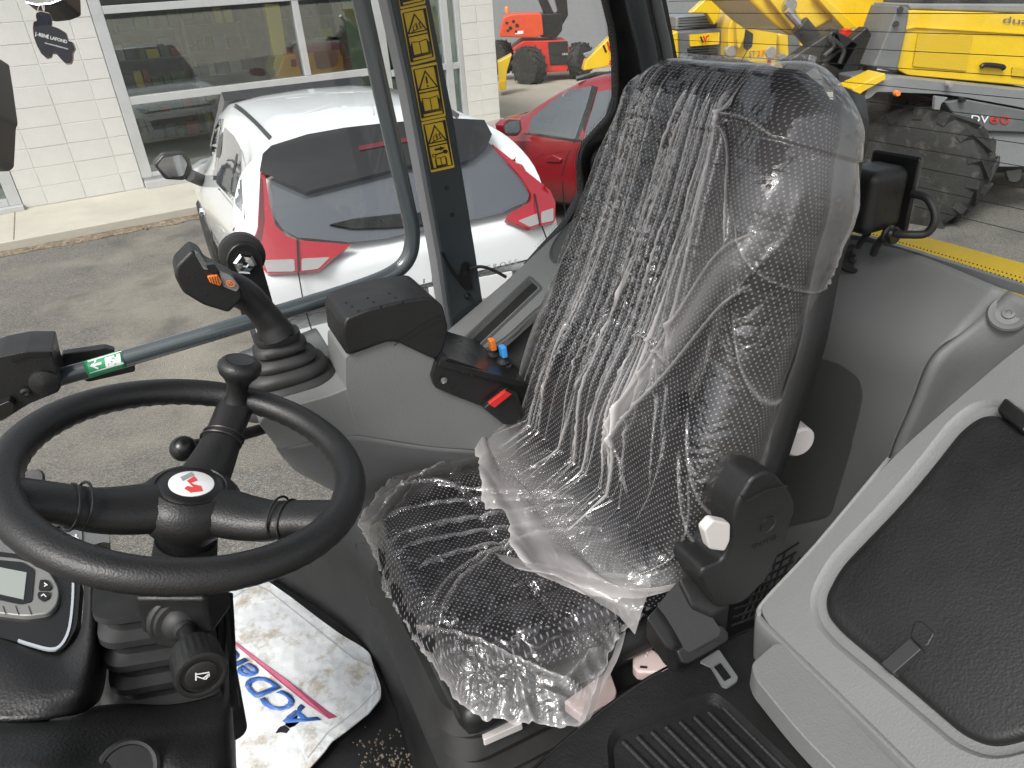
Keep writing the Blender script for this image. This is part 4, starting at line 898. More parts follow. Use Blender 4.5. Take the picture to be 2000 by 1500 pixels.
sw_ = spoly('switch_housing', rnd([(853, 708), (878, 700), (960, 728), (1050, 752), (1060, 838), (900, 776), (850, 757), (844, 738)], 4), pr(1.018), 'black_smooth', con, back=RV*.2, bev=.004)
tp = plane3(onr(860, 702, 1.02), onr(1040, 748, 1.02), onr(905, 672, 1.2))
spoly('switch_plate', rnd([(858, 703), (885, 674), (912, 671), (1045, 738), (1040, 750), (960, 730)], 3), tp, 'black_smooth', sw_, thick=.01, toward=.004)
for q_, m_ in (((880, 690, 905, 695), 'black_matte'), ((912, 690, 940, 700), 'black_matte'), ((905, 700, 935, 712), 'red_plastic'), ((1000, 725, 1020, 738), 'black_matte')):
    x0, y0, x1, y1 = q_; spoly('rocker_switch', rnd([(x0, y0), (x0+6, y0-8), (x1, y1-7), (x1-4, y1)], 2), tp, m_, sw_, thick=.006, toward=.009, bev=.001)
for (x, y, m_) in ((962, 690, 'orange_plastic'), (983, 704, 'blue_plastic')):
    c = tp(x, y+12); lathe('lever_boot', c, ZV, [(.018, 0), (.017, .004), (.012, .006), (.013, .010), (.008, .013), (.005, .016)], 'rubber', sw_, seg=16)
    box('lever_knob', c+ZV*.032+FV*-.002, FV*.012, RV*.017, ZV*.022+RV*.004, m_, sw_, bev=.003)
sb_ = spoly('red_switch_body', rnd([(945, 798), (990, 758), (1012, 768), (1022, 800), (1010, 830), (985, 830)], 4), pr(1.008), 'black_plastic', sw_, thick=.02, bev=.003)
spoly('red_switch_button', rnd([(955, 789), (988, 764), (1000, 770), (966, 797)], 2), pr(1.002), 'red_plastic', sw_, thick=.008, bev=.0015)
lathe('screw', onr(866, 742, 1.014), -RV, [(.006, 0), (.006, .003), (.001, .004)], 'steel', sw_, seg=14)
lev = tube('lever_rod', [onr(520, 836, 1.06), onr(440, 858, .99), onr(365, 873, .93)], .009, 'black_smooth', con)
lathe('lever_ball', onr(358, 876, .92), ZV, [(.0175*math.sin(t), -.0175*math.cos(t)) for t in [math.pi*k/12 for k in range(13)]], 'black_smooth', lev, seg=20)
# joystick
jo = thing('joystick', 'black joystick with ribbed rubber boot and orange thumb roller on the side console', 'joystick')
B = onr(570, 772, 1.13); T = onr(540, 650, 1.13)
prof = [(.086, 0), (.086, .10), (.080, .16), (.084, .20), (.080, .30), (.066, .36), (.070, .42), (.066, .50), (.052, .55), (.056, .60), (.052, .66), (.036, .72), (.044, .76), (.043, .84), (.034, .88), (.037, .94), (.036, 1.0)]
rings = []
for r_, h in prof:
    c = B.lerp(T, h); rings.append([c+FV*(math.copysign(abs(math.cos(t))**.75, math.cos(t))*r_)+RV*(math.copysign(abs(math.sin(t))**.75, math.sin(t))*r_*.78)+ZV*(-.10*r_*math.cos(t)*(1-h)) for t in [2*math.pi*k/40 for k in range(40)]])
loft('rubber_boot', rings, 'rubber', jo, ang=60)
gp = [onr(x, y, 1.125) for x, y in ((540, 652), (528, 630), (508, 604), (484, 580), (458, 566), (430, 560))]
tube('grip', gp, [(.034, .03), (.026, .024), (.024, .022), (.027, .024), (.031, .026), (.032, .028)], 'black_plastic', jo, seg=20, flat=RV)
hd = spoly('grip_head', rnd([(374, 489), (343, 520), (341, 541), (358, 573), (398, 597), (447, 612), (474, 585), (474, 570), (459, 546), (422, 527), (404, 518), (394, 499)], 7), pr(1.085), 'black_plastic', jo, back=RV*.06, bev=.012)
gpn = plane3(onr(398, 504, 1.09), onr(470, 562, 1.09), onr(385, 488, 1.14))
spoly('button_plate', rnd([(380, 490), (392, 498), (404, 516), (412, 528), (398, 526), (386, 505)], 3), pr(1.082), 'machine_lightgrey', hd, thick=.006, bev=.001)
for x, y in ((387, 499), (393, 507), (399, 516)): spoly('button', ell(x, y, 6, 4.5, 50), pr(1.078), 'machine_grey', hd, thick=.006)
spoly('button_plate', rnd([(428, 530), (452, 540), (468, 560), (462, 570), (436, 560)], 4), pr(1.082), 'machine_lightgrey', hd, thick=.006, bev=.001)
rl = spoly('thumb_roller', rnd([(405, 541), (425, 537), (434, 551), (430, 559), (411, 553)], 3), pr(1.078), 'orange_plastic', hd, thick=.014, bev=.002)
for k in range(4): strip('roller_rib', [(409+5*k, 541-k*.8), (414+5*k, 554+k*.6)], 1.4, pr(1.076), 'ink_black', rl, toward=.001)
spoly('roller', rnd([(402, 518), (418, 516), (428, 530), (412, 536)], 3), pr(1.079), 'black_smooth', hd, thick=.012, bev=.002)
strip('logo_ring', ell(450, 554, 8, 5, 20), 2, pr(1.081), 'orange_plastic', hd, toward=.002, closed=True)
strip('logo_mark', [(445, 555), (448, 551), (451, 556), (454, 553)], 1.4, pr(1.081), 'orange_plastic', hd, toward=.002)
# window sill console with slot and cup holder
sill = thing('sill_console', 'light grey sill console with black slot and cup holder beside the seat back', 'console')
PA, PB_, PC_ = K(-.475, 1.30, 1.598), K(-.716, 1.30, 1.724), K(-.49, 1.20, 1.605); ps = plane3(PA, PB_, PC_)
cup = ell(1130, 462, 62, 26, -42, 32)
spoly('sill_top', rnd([(872, 648), (990, 548), (1075, 468), (1120, 430), (1160, 408), (1185, 420), (1190, 500), (1140, 560), (1060, 600), (985, 668), (935, 690), (895, 678)], 8), ps, 'grey_plastic', sill, thick=.012, hole=[cup, rnd([(905, 668), (1035, 545), (1052, 562), (925, 682)], 4)], bev=.0)
sl_ = spoly('slot_floor', rnd([(903, 668), (1035, 543), (1056, 563), (924, 684)], 4), shift(ps, -.02), 'dark_void', sill, thick=.01)
strip('slot_frame', rnd([(900, 668), (1035, 540), (1058, 562), (925, 688)], 5), 5, ps, 'dark_grey_plastic', sill, toward=.002, thick=.004, closed=True)
cl = [ps(x, y) for x, y in cup]; nps = (PB_-PA).cross(PC_-PA).normalized()
if nps.z < 0: nps = -nps
cc = sum(cl, V())/len(cl)
loft('cup_holder', [[p+(p-cc)*.16+nps*.002 for p in cl], [p+(p-cc)*.10+nps*.005 for p in cl], [p+nps*.001 for p in cl], [p-(p-cc)*.06-nps*.03 for p in cl], [p-(p-cc)*.15-nps*.09 for p in cl], [cc+(p-cc)*.05-nps*.092 for p in cl]], 'dark_grey_plastic', sill, cap=True)
# inner flank of the sill, falling to the switch housing and behind the seat
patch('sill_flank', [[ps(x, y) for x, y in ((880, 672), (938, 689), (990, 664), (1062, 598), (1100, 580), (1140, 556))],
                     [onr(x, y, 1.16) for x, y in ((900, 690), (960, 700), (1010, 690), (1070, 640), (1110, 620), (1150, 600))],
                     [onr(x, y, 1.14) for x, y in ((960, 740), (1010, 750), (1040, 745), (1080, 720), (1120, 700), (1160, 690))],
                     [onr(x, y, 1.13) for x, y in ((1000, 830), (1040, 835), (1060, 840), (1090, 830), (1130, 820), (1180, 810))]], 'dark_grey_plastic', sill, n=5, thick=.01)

# ------------------------------------------------------------------ rear trim panels
def pf3(t): return [onf(x, y, f) for x, y, f in t]
rt = patch('rear_trim', [pf3(((1440, 455, -1.0), (1590, 462, -1.0), (1680, 470, -1.0), (1800, 500, -1.0), (1968, 568, -1.0))),
    pf3(((1430, 540, -.97), (1580, 550, -.97), (1660, 562, -.97), (1775, 585, -.97), (1890, 642, -.965))),
    pf3(((1420, 640, -.93), (1560, 642, -.93), (1640, 655, -.93), (1740, 680, -.925), (1826, 706, -.92))),
    pf3(((1400, 720, -.935), (1530, 725, -.935), (1600, 742, -.935), (1700, 772, -.925), (1788, 792, -.915))),
    pf3(((1390, 900, -.96), (1480, 905, -.96), (1560, 925, -.96), (1650, 945, -.94), (1732, 930, -.91))),
    pf3(((1380, 1150, -.98), (1440, 1150, -.98), (1520, 1160, -.98), (1600, 1160, -.95), (1690, 1130, -.91)))], 'grey_grain', cab, n=6, thick=.012)
st_ = patch('side_trim', [pf3(((1970, 567, -1.0), (2060, 612, -1.0), (2200, 680, -1.0))),
    pf3(((1893, 641, -.962), (1985, 682, -1.0), (2120, 735, -1.02))),
    pf3(((1829, 705, -.917), (1905, 750, -.99), (2050, 800, -1.02))),
    pf3(((1791, 792, -.912), (1860, 830, -.98), (2000, 880, -1.0))),
    pf3(((1735, 930, -.907), (1800, 960, -.96), (1900, 1010, -.98))),
    pf3(((1693, 1130, -.907), (1745, 1150, -.92), (1850, 1180, -.93)))], 'grey_grain', cab, n=6, thick=.012)
sd = drape(rt, 1.3); sd2 = drape(st_, 1.3)
spoly('recess_shade', rnd([(1560, 690), (1640, 712), (1680, 740), (1684, 775), (1660, 880), (1620, 1010), (1480, 1040), (1480, 760)], 16), sd, 'dark_grey_plastic', rt, thick=.004, toward=.004, cut=30)  # darker patch on the trim, the pocket's shade put into its colour
for fn_, x, y in ((sd2, 1970, 612), (sd, 1668, 505)):
    c = fn_(x, y); lathe('screw_recess', c, (CAMP-c)+V((0, 0, .6)), [(.026, -.001), (.024, .003), (.019, .002), (.012, -.004), (.009, -.004), (.008, .002), (.004, .003), (.003, .0), (.0005, .0)], 'grey_grain' if x > 1800 else 'black_matte', fn_ is sd2 and st_ or rt, seg=24)
# black box (camera/antenna unit) on the rear glass with cables
bxs = thing('rear_control_box', 'black plastic box with cables mounted low on the rear window', 'control box')
cb_ = onf(1700, 386, -.95)
box('housing', cb_, FV*.08, RV*.068, ZV*.095, 'black_plastic', bxs, bev=.016, seg=4)
box('mounting_plate', cb_-FV*.042+RV*.0+ZV*.004, FV*.010, RV*.084, ZV*.112, 'black_smooth', bxs, bev=.006)
tube('cable', [onf(*p) for p in ((1782, 378, -.98), (1812, 388, -.98), (1827, 425, -.98), (1810, 455, -.975), (1770, 458, -.96), (1744, 456, -.955))], .006, 'rubber', bxs)
lathe('cable_gland', onf(1741, 459, -.955), RV, [(.012, -.008), (.014, -.004), (.009, 0), (.014, .004), (.012, .009)], 'black_smooth', bxs, seg=16)
tube('cable', [onf(*p) for p in ((1742, 458, -.955), (1725, 465, -.955), (1712, 480, -.96), (1706, 495, -.97))], .006, 'rubber', bxs)
tube('cable', [onf(*p) for p in ((1696, 455, -.955), (1684, 468, -.955), (1676, 482, -.96))], .005, 'rubber', bxs)

# ------------------------------------------------------------------ left-hand storage box with lid, rail and step tray
mat('dark_latch', .028, .4)
stb = thing('storage_box', 'light grey moulded storage box with a grained black hinged lid by the door', 'storage box')
S0, S1, S2 = onz(1620, 1140, 1.50), onz(1900, 1440, 1.50), onz(1880, 810, 1.69); pS = plane3(S0, S1, S2)
LID = rnd([(1611, 1165, 30), (1640, 1108, 60), (1780, 962, 200), (1880, 835, 60), (1925, 806, 40), (1975, 818, 40), (2120, 920, 30), (2180, 1370, 30), (1990, 1445, 60), (1935, 1456, 40), (1880, 1435, 40), (1760, 1332, 100), (1640, 1232, 60), (1614, 1200, 20)], 20)
def grow(poly, d):
    N = len(poly); out = []
    for i in range(N):
        a = V(poly[i-1]); b = V(poly[(i+1) % N]); t = (b-a).normalized(); out.append((poly[i][0]+t.y*d, poly[i][1]-t.x*d))
    return out
OUT = rnd([(2250, 560, 10), (2100, 600, 40), (1975, 690, 60), (1740, 893, 200), (1600, 1060, 100), (1500, 1168, 30), (1486, 1192, 12), (1500, 1218, 20), (1790, 1500, 40), (1860, 1580, 10), (2250, 1580, 10)], 10)
g1 = grow(LID, 30); g2 = grow(LID, 18)
if abs(sum(a[0]*b[1]-b[0]*a[1] for a, b in zip(g1, g1[1:]))) < abs(sum(a[0]*b[1]-b[0]*a[1] for a, b in zip(LID, LID[1:]))): g1 = grow(LID, -30); g2 = grow(LID, -18); sg = -1
else: sg = 1
sbd = spoly('body', OUT, pS, 'grey_plastic', stb, thick=.004, hole=[g1])
# channel round the lid
nS = (S1-S0).cross(S2-S0).normalized()
if nS.z < 0: nS = -nS
loft('lid_channel', [[pS(*p)+nS*h for p in g] for g, h in ((g1, 0), (grow(LID, sg*25), -.002), (grow(LID, sg*20), -.007), (grow(LID, sg*6), -.009), (grow(LID, sg*1), -.009), (grow(LID, -sg*4), -.016))], 'grey_plastic', stb, cap=False)
lid = loft('lid', [[pS(*p)+nS*h for p in g] for g, h in ((grow(LID, sg*1), -.012), (LID, -.003), (grow(LID, -sg*5), .002), (grow(LID, -sg*12), .004), (grow(LID, -sg*22), .0048))], 'black_grain', stb, ang=70)
spoly('lid_recess', rnd([(1780, 1198), (1800, 1196), (1834, 1230), (1836, 1244), (1800, 1290), (1745, 1322), (1720, 1300), (1768, 1246), (1766, 1225)], 12), pS, 'black_matte', lid, thick=.002, toward=.0052)
lt = spoly('latch', rnd([(1720, 1295), (1776, 1246), (1799, 1268), (1744, 1316)], 3), pS, 'dark_latch', lid, thick=.016, toward=.018, bev=.002)
spoly('latch_pad', rnd([(1786, 1212), (1800, 1212), (1826, 1236), (1812, 1262), (1796, 1264), (1776, 1242)], 6), pS, 'black_grain', lid, thick=.006, toward=.007, bev=.002)
hg = box('hinge', pS(1990, 822)+nS*.008, (pS(2020, 850)-pS(1965, 805)), (pS(1990, 822)-pS(2005, 800))*1.2, nS*.02, 'black_smooth', stb, bev=.004)
# forward wall of the box under its rim
patch('front_wall', [[pS(x, y) for x, y in ((1860, 1576), (1790, 1500), (1640, 1352), (1500, 1217), (1487, 1196), (1500, 1170), (1600, 1062), (1740, 895))],
                     [pS(x, y)-ZV*.02+FV*.004 for x, y in ((1860, 1580), (1788, 1503), (1636, 1355), (1495, 1222), (1482, 1197), (1494, 1166), (1594, 1058), (1734, 890))],
                     [pS(x, y)-ZV*.22-FV*.02 for x, y in ((1860, 1580), (1788, 1503), (1636, 1355), (1495, 1222), (1482, 1197), (1494, 1166), (1594, 1058), (1734, 890))]], 'grey_plastic', stb, n=4, thick=.006)
# light grey bar beside the step
gb = thing('sill_bar', 'pale grey rounded plastic bar between the storage box and the black step tray', 'bar')
pT = pz(1.435)
spoly('bar_body', rnd([(1516, 1252, 12), (1545, 1262, 20), (1600, 1318, 60), (1830, 1540, 10), (1690, 1560, 10), (1560, 1430, 60), (1476, 1326, 10), (1466, 1296, 14)], 10), pT, 'grey_plastic', gb, back=V((0, 0, -.035)), bev=.012)
tray = thing('step_tray', 'black ribbed plastic step tray in the bottom right corner', 'tray')
pY = pz(1.345)
REC = rnd([(1185, 1448, 20), (1200, 1420, 20), (1340, 1368, 40), (1395, 1350, 20), (1425, 1372, 30), (1620, 1560, 40), (1500, 1640, 20), (1200, 1640, 20)], 10)
spoly('tray_top', rnd([(1030, 1512, 30), (1120, 1432, 60), (1270, 1322, 60), (1420, 1250, 40), (1475, 1225, 24), (1512, 1246, 20), (1500, 1262, 10), (1474, 1290, 10), (1480, 1330, 30), (1700, 1570, 10), (1700, 1660, 10), (980, 1660, 10)], 10), pY, 'black_grain', tray, thick=.003, hole=[REC])
rc = V((sum(p[0] for p in REC)/len(REC), sum(p[1] for p in REC)/len(REC)))
inn = [(rc.x+(p[0]-rc.x)*.93, rc.y+(p[1]-rc.y)*.93) for p in REC]
loft('tray_wall', [[pY(*p) for p in REC], [pY(*p)+V((0, 0, -.016)) for p in inn]], 'black_grain', tray, cap=False)
tf = spoly('tray_floor', inn, shift(pz(1.329), 0), 'black_grain', tray, thick=.004)
for k in range(8):
    x = 1235+k*28-18; y = 1450-k*9.6
    tube('tray_rib', [pz(1.331)(x+dx, y+dy) for dx, dy in ((0, 0), (150, 150))], .0045, 'black_grain', tf, seg=8, sm=False)
patch('tray_side', [[pY(x, y) for x, y in ((1000, 1545), (1120, 1434), (1270, 1324), (1420, 1252), (1475, 1227))], [pY(x, y)-ZV*.12 for x, y in ((1000, 1545), (1120, 1434), (1270, 1324), (1420, 1252), (1475, 1227))]], 'black_grain', tray, n=5, thick=.004)

# ------------------------------------------------------------------ floor trim and mat
ft = thing('floor_trim', 'black plastic floor tunnel and seat plinth between the mat and the seat', 'trim')
def zz(t): return [onz(x, y, z) for x, y, z in t]
patch('plinth', [zz(((470, 1105, 1.0), (560, 1150, 1.0), (700, 1250, 1.0), (765, 1370, 1.0), (815, 1540, 1.0))),
                 zz(((585, 1065, 1.10), (665, 1150, 1.09), (745, 1265, 1.08), (798, 1370, 1.07), (850, 1540, 1.06))),
                 zz(((660, 985, 1.22), (735, 1110, 1.19), (790, 1220, 1.17), (845, 1340, 1.15), (930, 1540, 1.13))),
                 zz(((735, 915, 1.26), (850, 1050, 1.22), (920, 1160, 1.20), (980, 1290, 1.18), (1080, 1540, 1.16)))], 'black_plastic', ft, n=6, thick=.01)
fd = drape(ft.children[0], 1.3)
strip('panel_line', rnd([(692, 1060), (720, 1060), (755, 1130), (760, 1170), (735, 1190), (722, 1185)], 6), 2, fd, 'black_smooth', ft, toward=.002, thick=.002, closed=True)
strip('panel_line', [(778, 1255), (800, 1330), (840, 1430), (875, 1520)], 3, fd, 'black_smooth', ft, toward=.003, thick=.004)
def matmat():
    mat('mat_vinyl', (.72, .74, .74), .55, var=.04, vscale=6, bump=.3, bscale=40, dirt=((.40, .34, .25), 20, .50, .85))
matmat()
mt_ = thing('floor_mat', 'dirty white vinyl floor mat printed with blue letters and a red stripe', 'floor mat')
MATP = [(425, 1180), (437, 1162), (475, 1142), (505, 1133), (522, 1134), (565, 1164), (624, 1209), (667, 1240), (705, 1262), (722, 1275), (730, 1303), (744, 1340), (744, 1362), (720, 1392), (670, 1432), (648, 1447), (635, 1466), (600, 1505), (560, 1545), (400, 1545)]
HOLE = [(560, 1398), (569, 1392), (577, 1386), (583, 1392), (581, 1402), (585, 1410), (576, 1418), (566, 1422), (557, 1416)]
def wave(z0): return lambda x, y: onz(x, y, z0+.006+.006*mnoise.noise((x*.012, y*.012, 3))+.002*mnoise.noise((x*.05, y*.05, 1)))
wv_ = wave(1.008)
mo = spoly('mat', rnd(MATP, 8), wv_, 'mat_vinyl', mt_, thick=.003, hole=[HOLE])
mat('stripe_red', (.45, .09, .16), .55, var=.2, vscale=60); mat('letter_blue', (.04, .13, .42), .5, var=.25, vscale=50, dirt=((.5, .48, .42), 30, .56, .7))
mat('stitch', (.45, .45, .45), .8)
text('mat_lettering', 'ACDelco', [(628, 1406), (424, 1240), (380, 1262), (572, 1426)], wv_, 'letter_blue', mo, thick=.0006, toward=.0015, bold=.022)
spoly('mat_stripe', [(430, 1228), (442, 1240), (505, 1288), (560, 1328), (640, 1388), (660, 1400), (642, 1404), (600, 1375), (530, 1318), (470, 1268), (430, 1236)], wv_, 'stripe_red', mo, thick=.0005, toward=.0015)
strip('mat_seam', [(440, 1176), (500, 1140), (530, 1158), (610, 1222), (690, 1286), (728, 1302), (738, 1345), (700, 1385), (640, 1430), (600, 1480)], 1.4, wv_, 'stitch', mo, toward=.0015, thick=.0004)
spoly('tear', [(545, 1420), (556, 1416), (566, 1424), (560, 1432), (548, 1430), (538, 1432)], wv_, 'dark_void', mo, thick=.0004, toward=.0016)
bm = bmesh.new(); random.seed(21)
for i in range(160):
    x = random.gauss(760, 40); y = random.gauss(1478, 25); p = onz(x, y, 1.004+random.uniform(0, .004))
    if x > 690: bmesh.ops.create_icosphere(bm, subdivisions=1, radius=random.uniform(.0008, .0028), matrix=Matrix.Translation(p))
o = bmobj('floor_crumbs', bm, 'dirt_strip', kind='stuff'); tag(o, 'dry soil crumbs scattered on the cab floor by the mat', 'dirt')
# ------------------------------------------------------------------ steering wheel
WC = K(.063, .791, 1.748); WN = (FV*-.335+RV*-.081+ZV).normalized(); WU = (FV-WN*FV.dot(WN)).normalized(); WVv = WN.cross(WU)
pW = lambda x, y, h=0: onpl(x, y, WC+WN*h, WN)
swh = thing('steering_wheel', 'black three spoke steering wheel with spinner knob and round white emblem', 'steering wheel')
RR, rt_ = .1830, .0178
rings = []
NS = 180
for i in range(NS+1):
    a = 2*math.pi*i/NS; e = WU*math.cos(a)+WVv*math.sin(a); c = WC+e*RR; ring = []
    for k in range(20):
        t = 2*math.pi*k/20; rr = rt_*(1.0+.04*math.cos(2*t))
        if math.sin(t) < .2 and abs(math.cos(t)) > .1: rr *= 1+.045*math.cos(60*a)*(1 if math.cos(t) < 0 else .5)*max(0, .5-math.sin(t)*.5)
        ring.append(c+e*(math.cos(t)*rr*1.05)+WN*(math.sin(t)*rr*1.0))
    rings.append(ring)
gridmesh('rim', rings, 'wheel_grip', swh, closed_u=True, face=False)
hubc = WC-WN*.045
def spoke(px, py_, mid, wd, r1=.178):
    d = (pW(px, py_, 0)-WC).normalized()
    p = [hubc+d*.02-WN*.004, hubc+d*.06-WN*.002, hubc+d*.10+WN*.006, WC+d*.135-WN*.022, WC+d*r1-WN*.004]
    s = tube('spoke', p, [(wd*1.15, .026), (wd*1.05, .024), (wd*.92, .022), (wd*.82, .019), (wd*.85, .0165)], 'wheel_grip', swh, seg=20, n=8, flat=d.cross(WN))
    g = hubc+d*.128+WN*.021; gd = d
    for k in (-1, 1):
        c = hubc+d*(.118+.006*k)+WN*.0165; sd_ = d.cross(WN); up_ = (WN-d*.4).normalized()
        rg = [c+sd_*math.cos(t)*(wd*.90)+up_*math.sin(t)*.0225-WN*.001 for t in [math.pi*2*q/24 for q in range(25)]]
        tube('spoke_groove', rg, .0016, 'black_smooth', s, seg=6, sm=False)
    return d
spoke(0, 965, 0, .034); spoke(640, 1000, 0, .033); dk = spoke(458, 790, 0, .029)
lathe('hub', hubc, WN, [(.030, -.075), (.034, -.05), (.050, -.03), (.060, -.012), (.058, .004), (.048, .016), (.040, .0205), (.0385, .019), (.001, .0195)], 'wheel_grip', swh, seg=40)
emb = lathe('hub_cap', hubc+WN*.018, WN, [(.0375, -.002), (.037, .002), (.034, .0042), (.0255, .0048), (.025, .004), (.001, .004)], 'black_smooth', swh, seg=40)
mat('emblem_white', (.78, .78, .78), .3, coat=.8); mat('emblem_red', (.65, .05, .04), .3, coat=.6); mat('emblem_grey', (.28, .29, .30), .4)
hE = -.045+.0235
lathe('emblem_disc', WC+WN*(hE-.001), WN, [(.0252, -.001), (.0252, .0008), (.0238, .0014), (.001, .0016)], 'emblem_white', emb, seg=36)
pe = lambda x, y: onpl(x, y, WC+WN*(hE+.0008), WN)
ec = proj_c = None
ex0, ey0 = toPx(WC+WN*hE)
def em(pts, m_): spoly('emblem_mark', [(ex0+x, ey0+y) for x, y in pts], pe, m_, emb, thick=.0004, toward=.0006)
em([(-22, -12), (0, -22), (5, -16), (-17, -5)], 'emblem_grey'); em([(-9, -5), (5, -14), (12, -6), (-1, -1), (5, 2), (18, 5), (22, 15), (-2, 18), (-14, 10), (-8, 5), (4, 8)], 'emblem_red')
kb = WC+dk*.168+WN*.004; kn = (WN+RV*.0).normalized()
lathe('spinner_knob', kb, kn, [(.017, -.002), (.015, .004), (.0135, .012), (.0145, .026), (.020, .036), (.026, .043), (.0285, .050), (.028, .056), (.024, .061), (.019, .0635), (.0175, .0628), (.001, .0632)], 'wheel_grip', swh, seg=32)
lathe('knob_cap', kb+kn*.0628, kn, [(.0172, -.001), (.0172, .0008), (.001, .0014)], 'black_smooth', swh, seg=28)

# ------------------------------------------------------------------ steering column and dash
col_ = thing('steering_column', 'black steering column with bellows boot and horn stalk below the wheel', 'steering column')
lathe('column_neck', hubc-WN*.06, -WN, [(.036, 0), (.038, .03), (.036, .06), (.034, .14)], 'black_plastic', col_, seg=28)
def rrect(c, a, b, hw, hd, r=.03, n=6):
    out = []
    for sx, sy, t0 in ((1, 1, 0), (-1, 1, 90), (-1, -1, 180), (1, -1, 270)):
        for k in range(n+1):
            t = math.radians(t0+90*k/n); out.append(c+a*(sx*(hw-r)+r*math.cos(t))+b*(sy*(hd-r)+r*math.sin(t)))
    return out
B0 = K(.155, .80, 1.60); B1 = K(.168, .78, 1.385); rings = []
for i in range(27):
    t = i/26; ph = (i % 4); hw = .054+.014*t+(.005 if ph in (0, 1) else -.004); hd_ = .050+.016*t+(.005 if ph in (0, 1) else -.004)
    rings.append(rrect(B0.lerp(B1, t), WU, RV, hw, hd_, .022))
loft('bellows_boot', rings, 'rubber', col_, ang=25)
hb = at(362, 1175, .845)
box('switch_block', hb, EX*.082, EY*.05+_fw*.02, _fw*.06-EY*.015, 'black_plastic', col_, bev=.006)
s0 = at(352, 1205, .835); s1 = at(366, 1238, .80); s2 = at(378, 1270, .775); s3 = at(389, 1309, .745); sa = (s3-s1).normalized()
stk_ = lathe('stalk_boot', s0, sa, [(.036, 0), (.036, .006), (.033, .009), (.030, .009), (.028, .014), (.022, .014), (.019, .022), (.012, .026), (.010, .034)], 'rubber', col_, seg=32)
tube('stalk_shaft', [s0, s2], .009, 'black_smooth', col_)
ks = []
for r_, h in ((.010, -.005), (.020, -.003), (.0235, .002), (.0255, .010), (.0262, .030), (.0268, .040), (.0262, .046), (.023, .0475), (.0205, .0465), (.020, .0445), (.001, .0448)):
    u_ = sa.orthogonal().normalized(); v_ = sa.cross(u_)
    ks.append([s2+sa*h+(u_*math.cos(a)+v_*math.sin(a))*(r_*(1+(.018*math.cos(24*a) if .004 < h < .038 else 0))) for a in [2*math.pi*k/96 for k in range(96)]])
kn_ = loft('stalk_knob', ks, 'black_plastic', col_, ang=50)
hc = s2+sa*.0452; lathe('horn_button', hc, sa, [(.0165, -.001), (.0165, .001), (.015, .002), (.001, .0024)], 'black_smooth', kn_, seg=32)
ph_ = lambda x, y: onpl(x, y, hc+sa*.0026, sa)
hx, hy = toPx(hc+sa*.0026)
for pts, wd in (([(-12, -7), (-12, 8)], 3), ([(-11, 0), (2, 4), (13, -4)], 2.2), ([(-11, -4), (14, -8), (14, 0)], 2.2), ([(2, 5), (8, 5), (12, 0)], 2)):
    strip('horn_symbol', [(hx+x, hy+y) for x, y in pts], wd, ph_, 'white_print', kn_, toward=.0005, thick=.0003)
dash = thing('dashboard', 'black grained dashboard with a small display at the bottom left', 'dashboard')
def dd(t): return [at(x, y, d) for x, y, d in t]
pD = plane3(at(-20, 1080, .93), at(165, 1120, .92), at(60, 1270, .82))
pnl = spoly('display_panel', rnd([(-60, 1070), (60, 1085), (150, 1112), (158, 1130), (150, 1225), (125, 1268), (100, 1273), (20, 1250), (-60, 1230)], 14), pD, 'black_smooth', dash, thick=.02)
mat('trim_pale', (.42, .45, .48), .3); mat('bezel', (.22, .22, .21), .35, .2, var=.05); mat('lcd', (.30, .33, .30), .15, coat=1)
strip('panel_trim', [tuple(p[:2]) for p in spline([V((x, y, 0)) for x, y in ((143, 1130), (141, 1180), (134, 1230), (118, 1260), (97, 1267), (60, 1258), (35, 1250))], 6)], 5, pD, 'trim_pale', dash, toward=.003, thick=.003)
bz_ = spoly('bezel', rnd([(-60, 1080), (40, 1090), (95, 1112), (117, 1150), (112, 1180), (95, 1197), (50, 1203), (-60, 1190)], 16), pD, 'bezel', pnl, thick=.01, toward=.01, bev=.002)
spoly('screen_surround', rnd([(-60, 1088), (45, 1098), (68, 1112), (62, 1175), (40, 1180), (-60, 1158)], 6), pD, 'black_smooth', pnl, thick=.002, toward=.012)
spoly('screen', [(-60, 1096), (52, 1118), (46, 1170), (-60, 1146)], pD, 'lcd', pnl, thick=.001, toward=.0135)
for q in ([(78, 1132), (92, 1132), (101, 1145), (98, 1152), (75, 1152)], [(74, 1156), (98, 1156), (96, 1168), (85, 1174), (73, 1166)]):
    spoly('button', rnd(q, 4), pD, 'black_plastic', pnl, thick=.003, toward=.0135)
strip('button_mark', [(86, 1138), (92, 1142), (86, 1145)], 1.6, pD, 'white_print', pnl, toward=.0155); strip('button_mark', [(80, 1164), (85, 1160), (90, 1165)], 1.6, pD, 'white_print', pnl, toward=.0155)
for x in (5, 30, 55): strip('bezel_line', [(x, 1183), (x+6, 1200)], 1.2, pD, 'ink_black', pnl, toward=.0115)
patch('dash_cheek', [dd(((-60, 1225, .835), (20, 1250, .83), (100, 1276, .825), (130, 1268, .83), (158, 1225, .85), (164, 1128, .90), (160, 1085, .93))),
                     dd(((-60, 1260, .80), (20, 1280, .80), (105, 1305, .80), (145, 1290, .81), (172, 1235, .835), (178, 1128, .89), (176, 1075, .93))),
                     dd(((-60, 1340, .765), (30, 1345, .765), (110, 1350, .77), (165, 1335, .785), (190, 1255, .84), (196, 1130, .91), (196, 1060, .95))),
                     dd(((-60, 1408, .74), (30, 1408, .745), (110, 1402, .76), (175, 1385, .80), (206, 1330, .88), (215, 1150, .97), (215, 1060, 1.0)))], 'black_grain', dash, n=6, thick=.012)
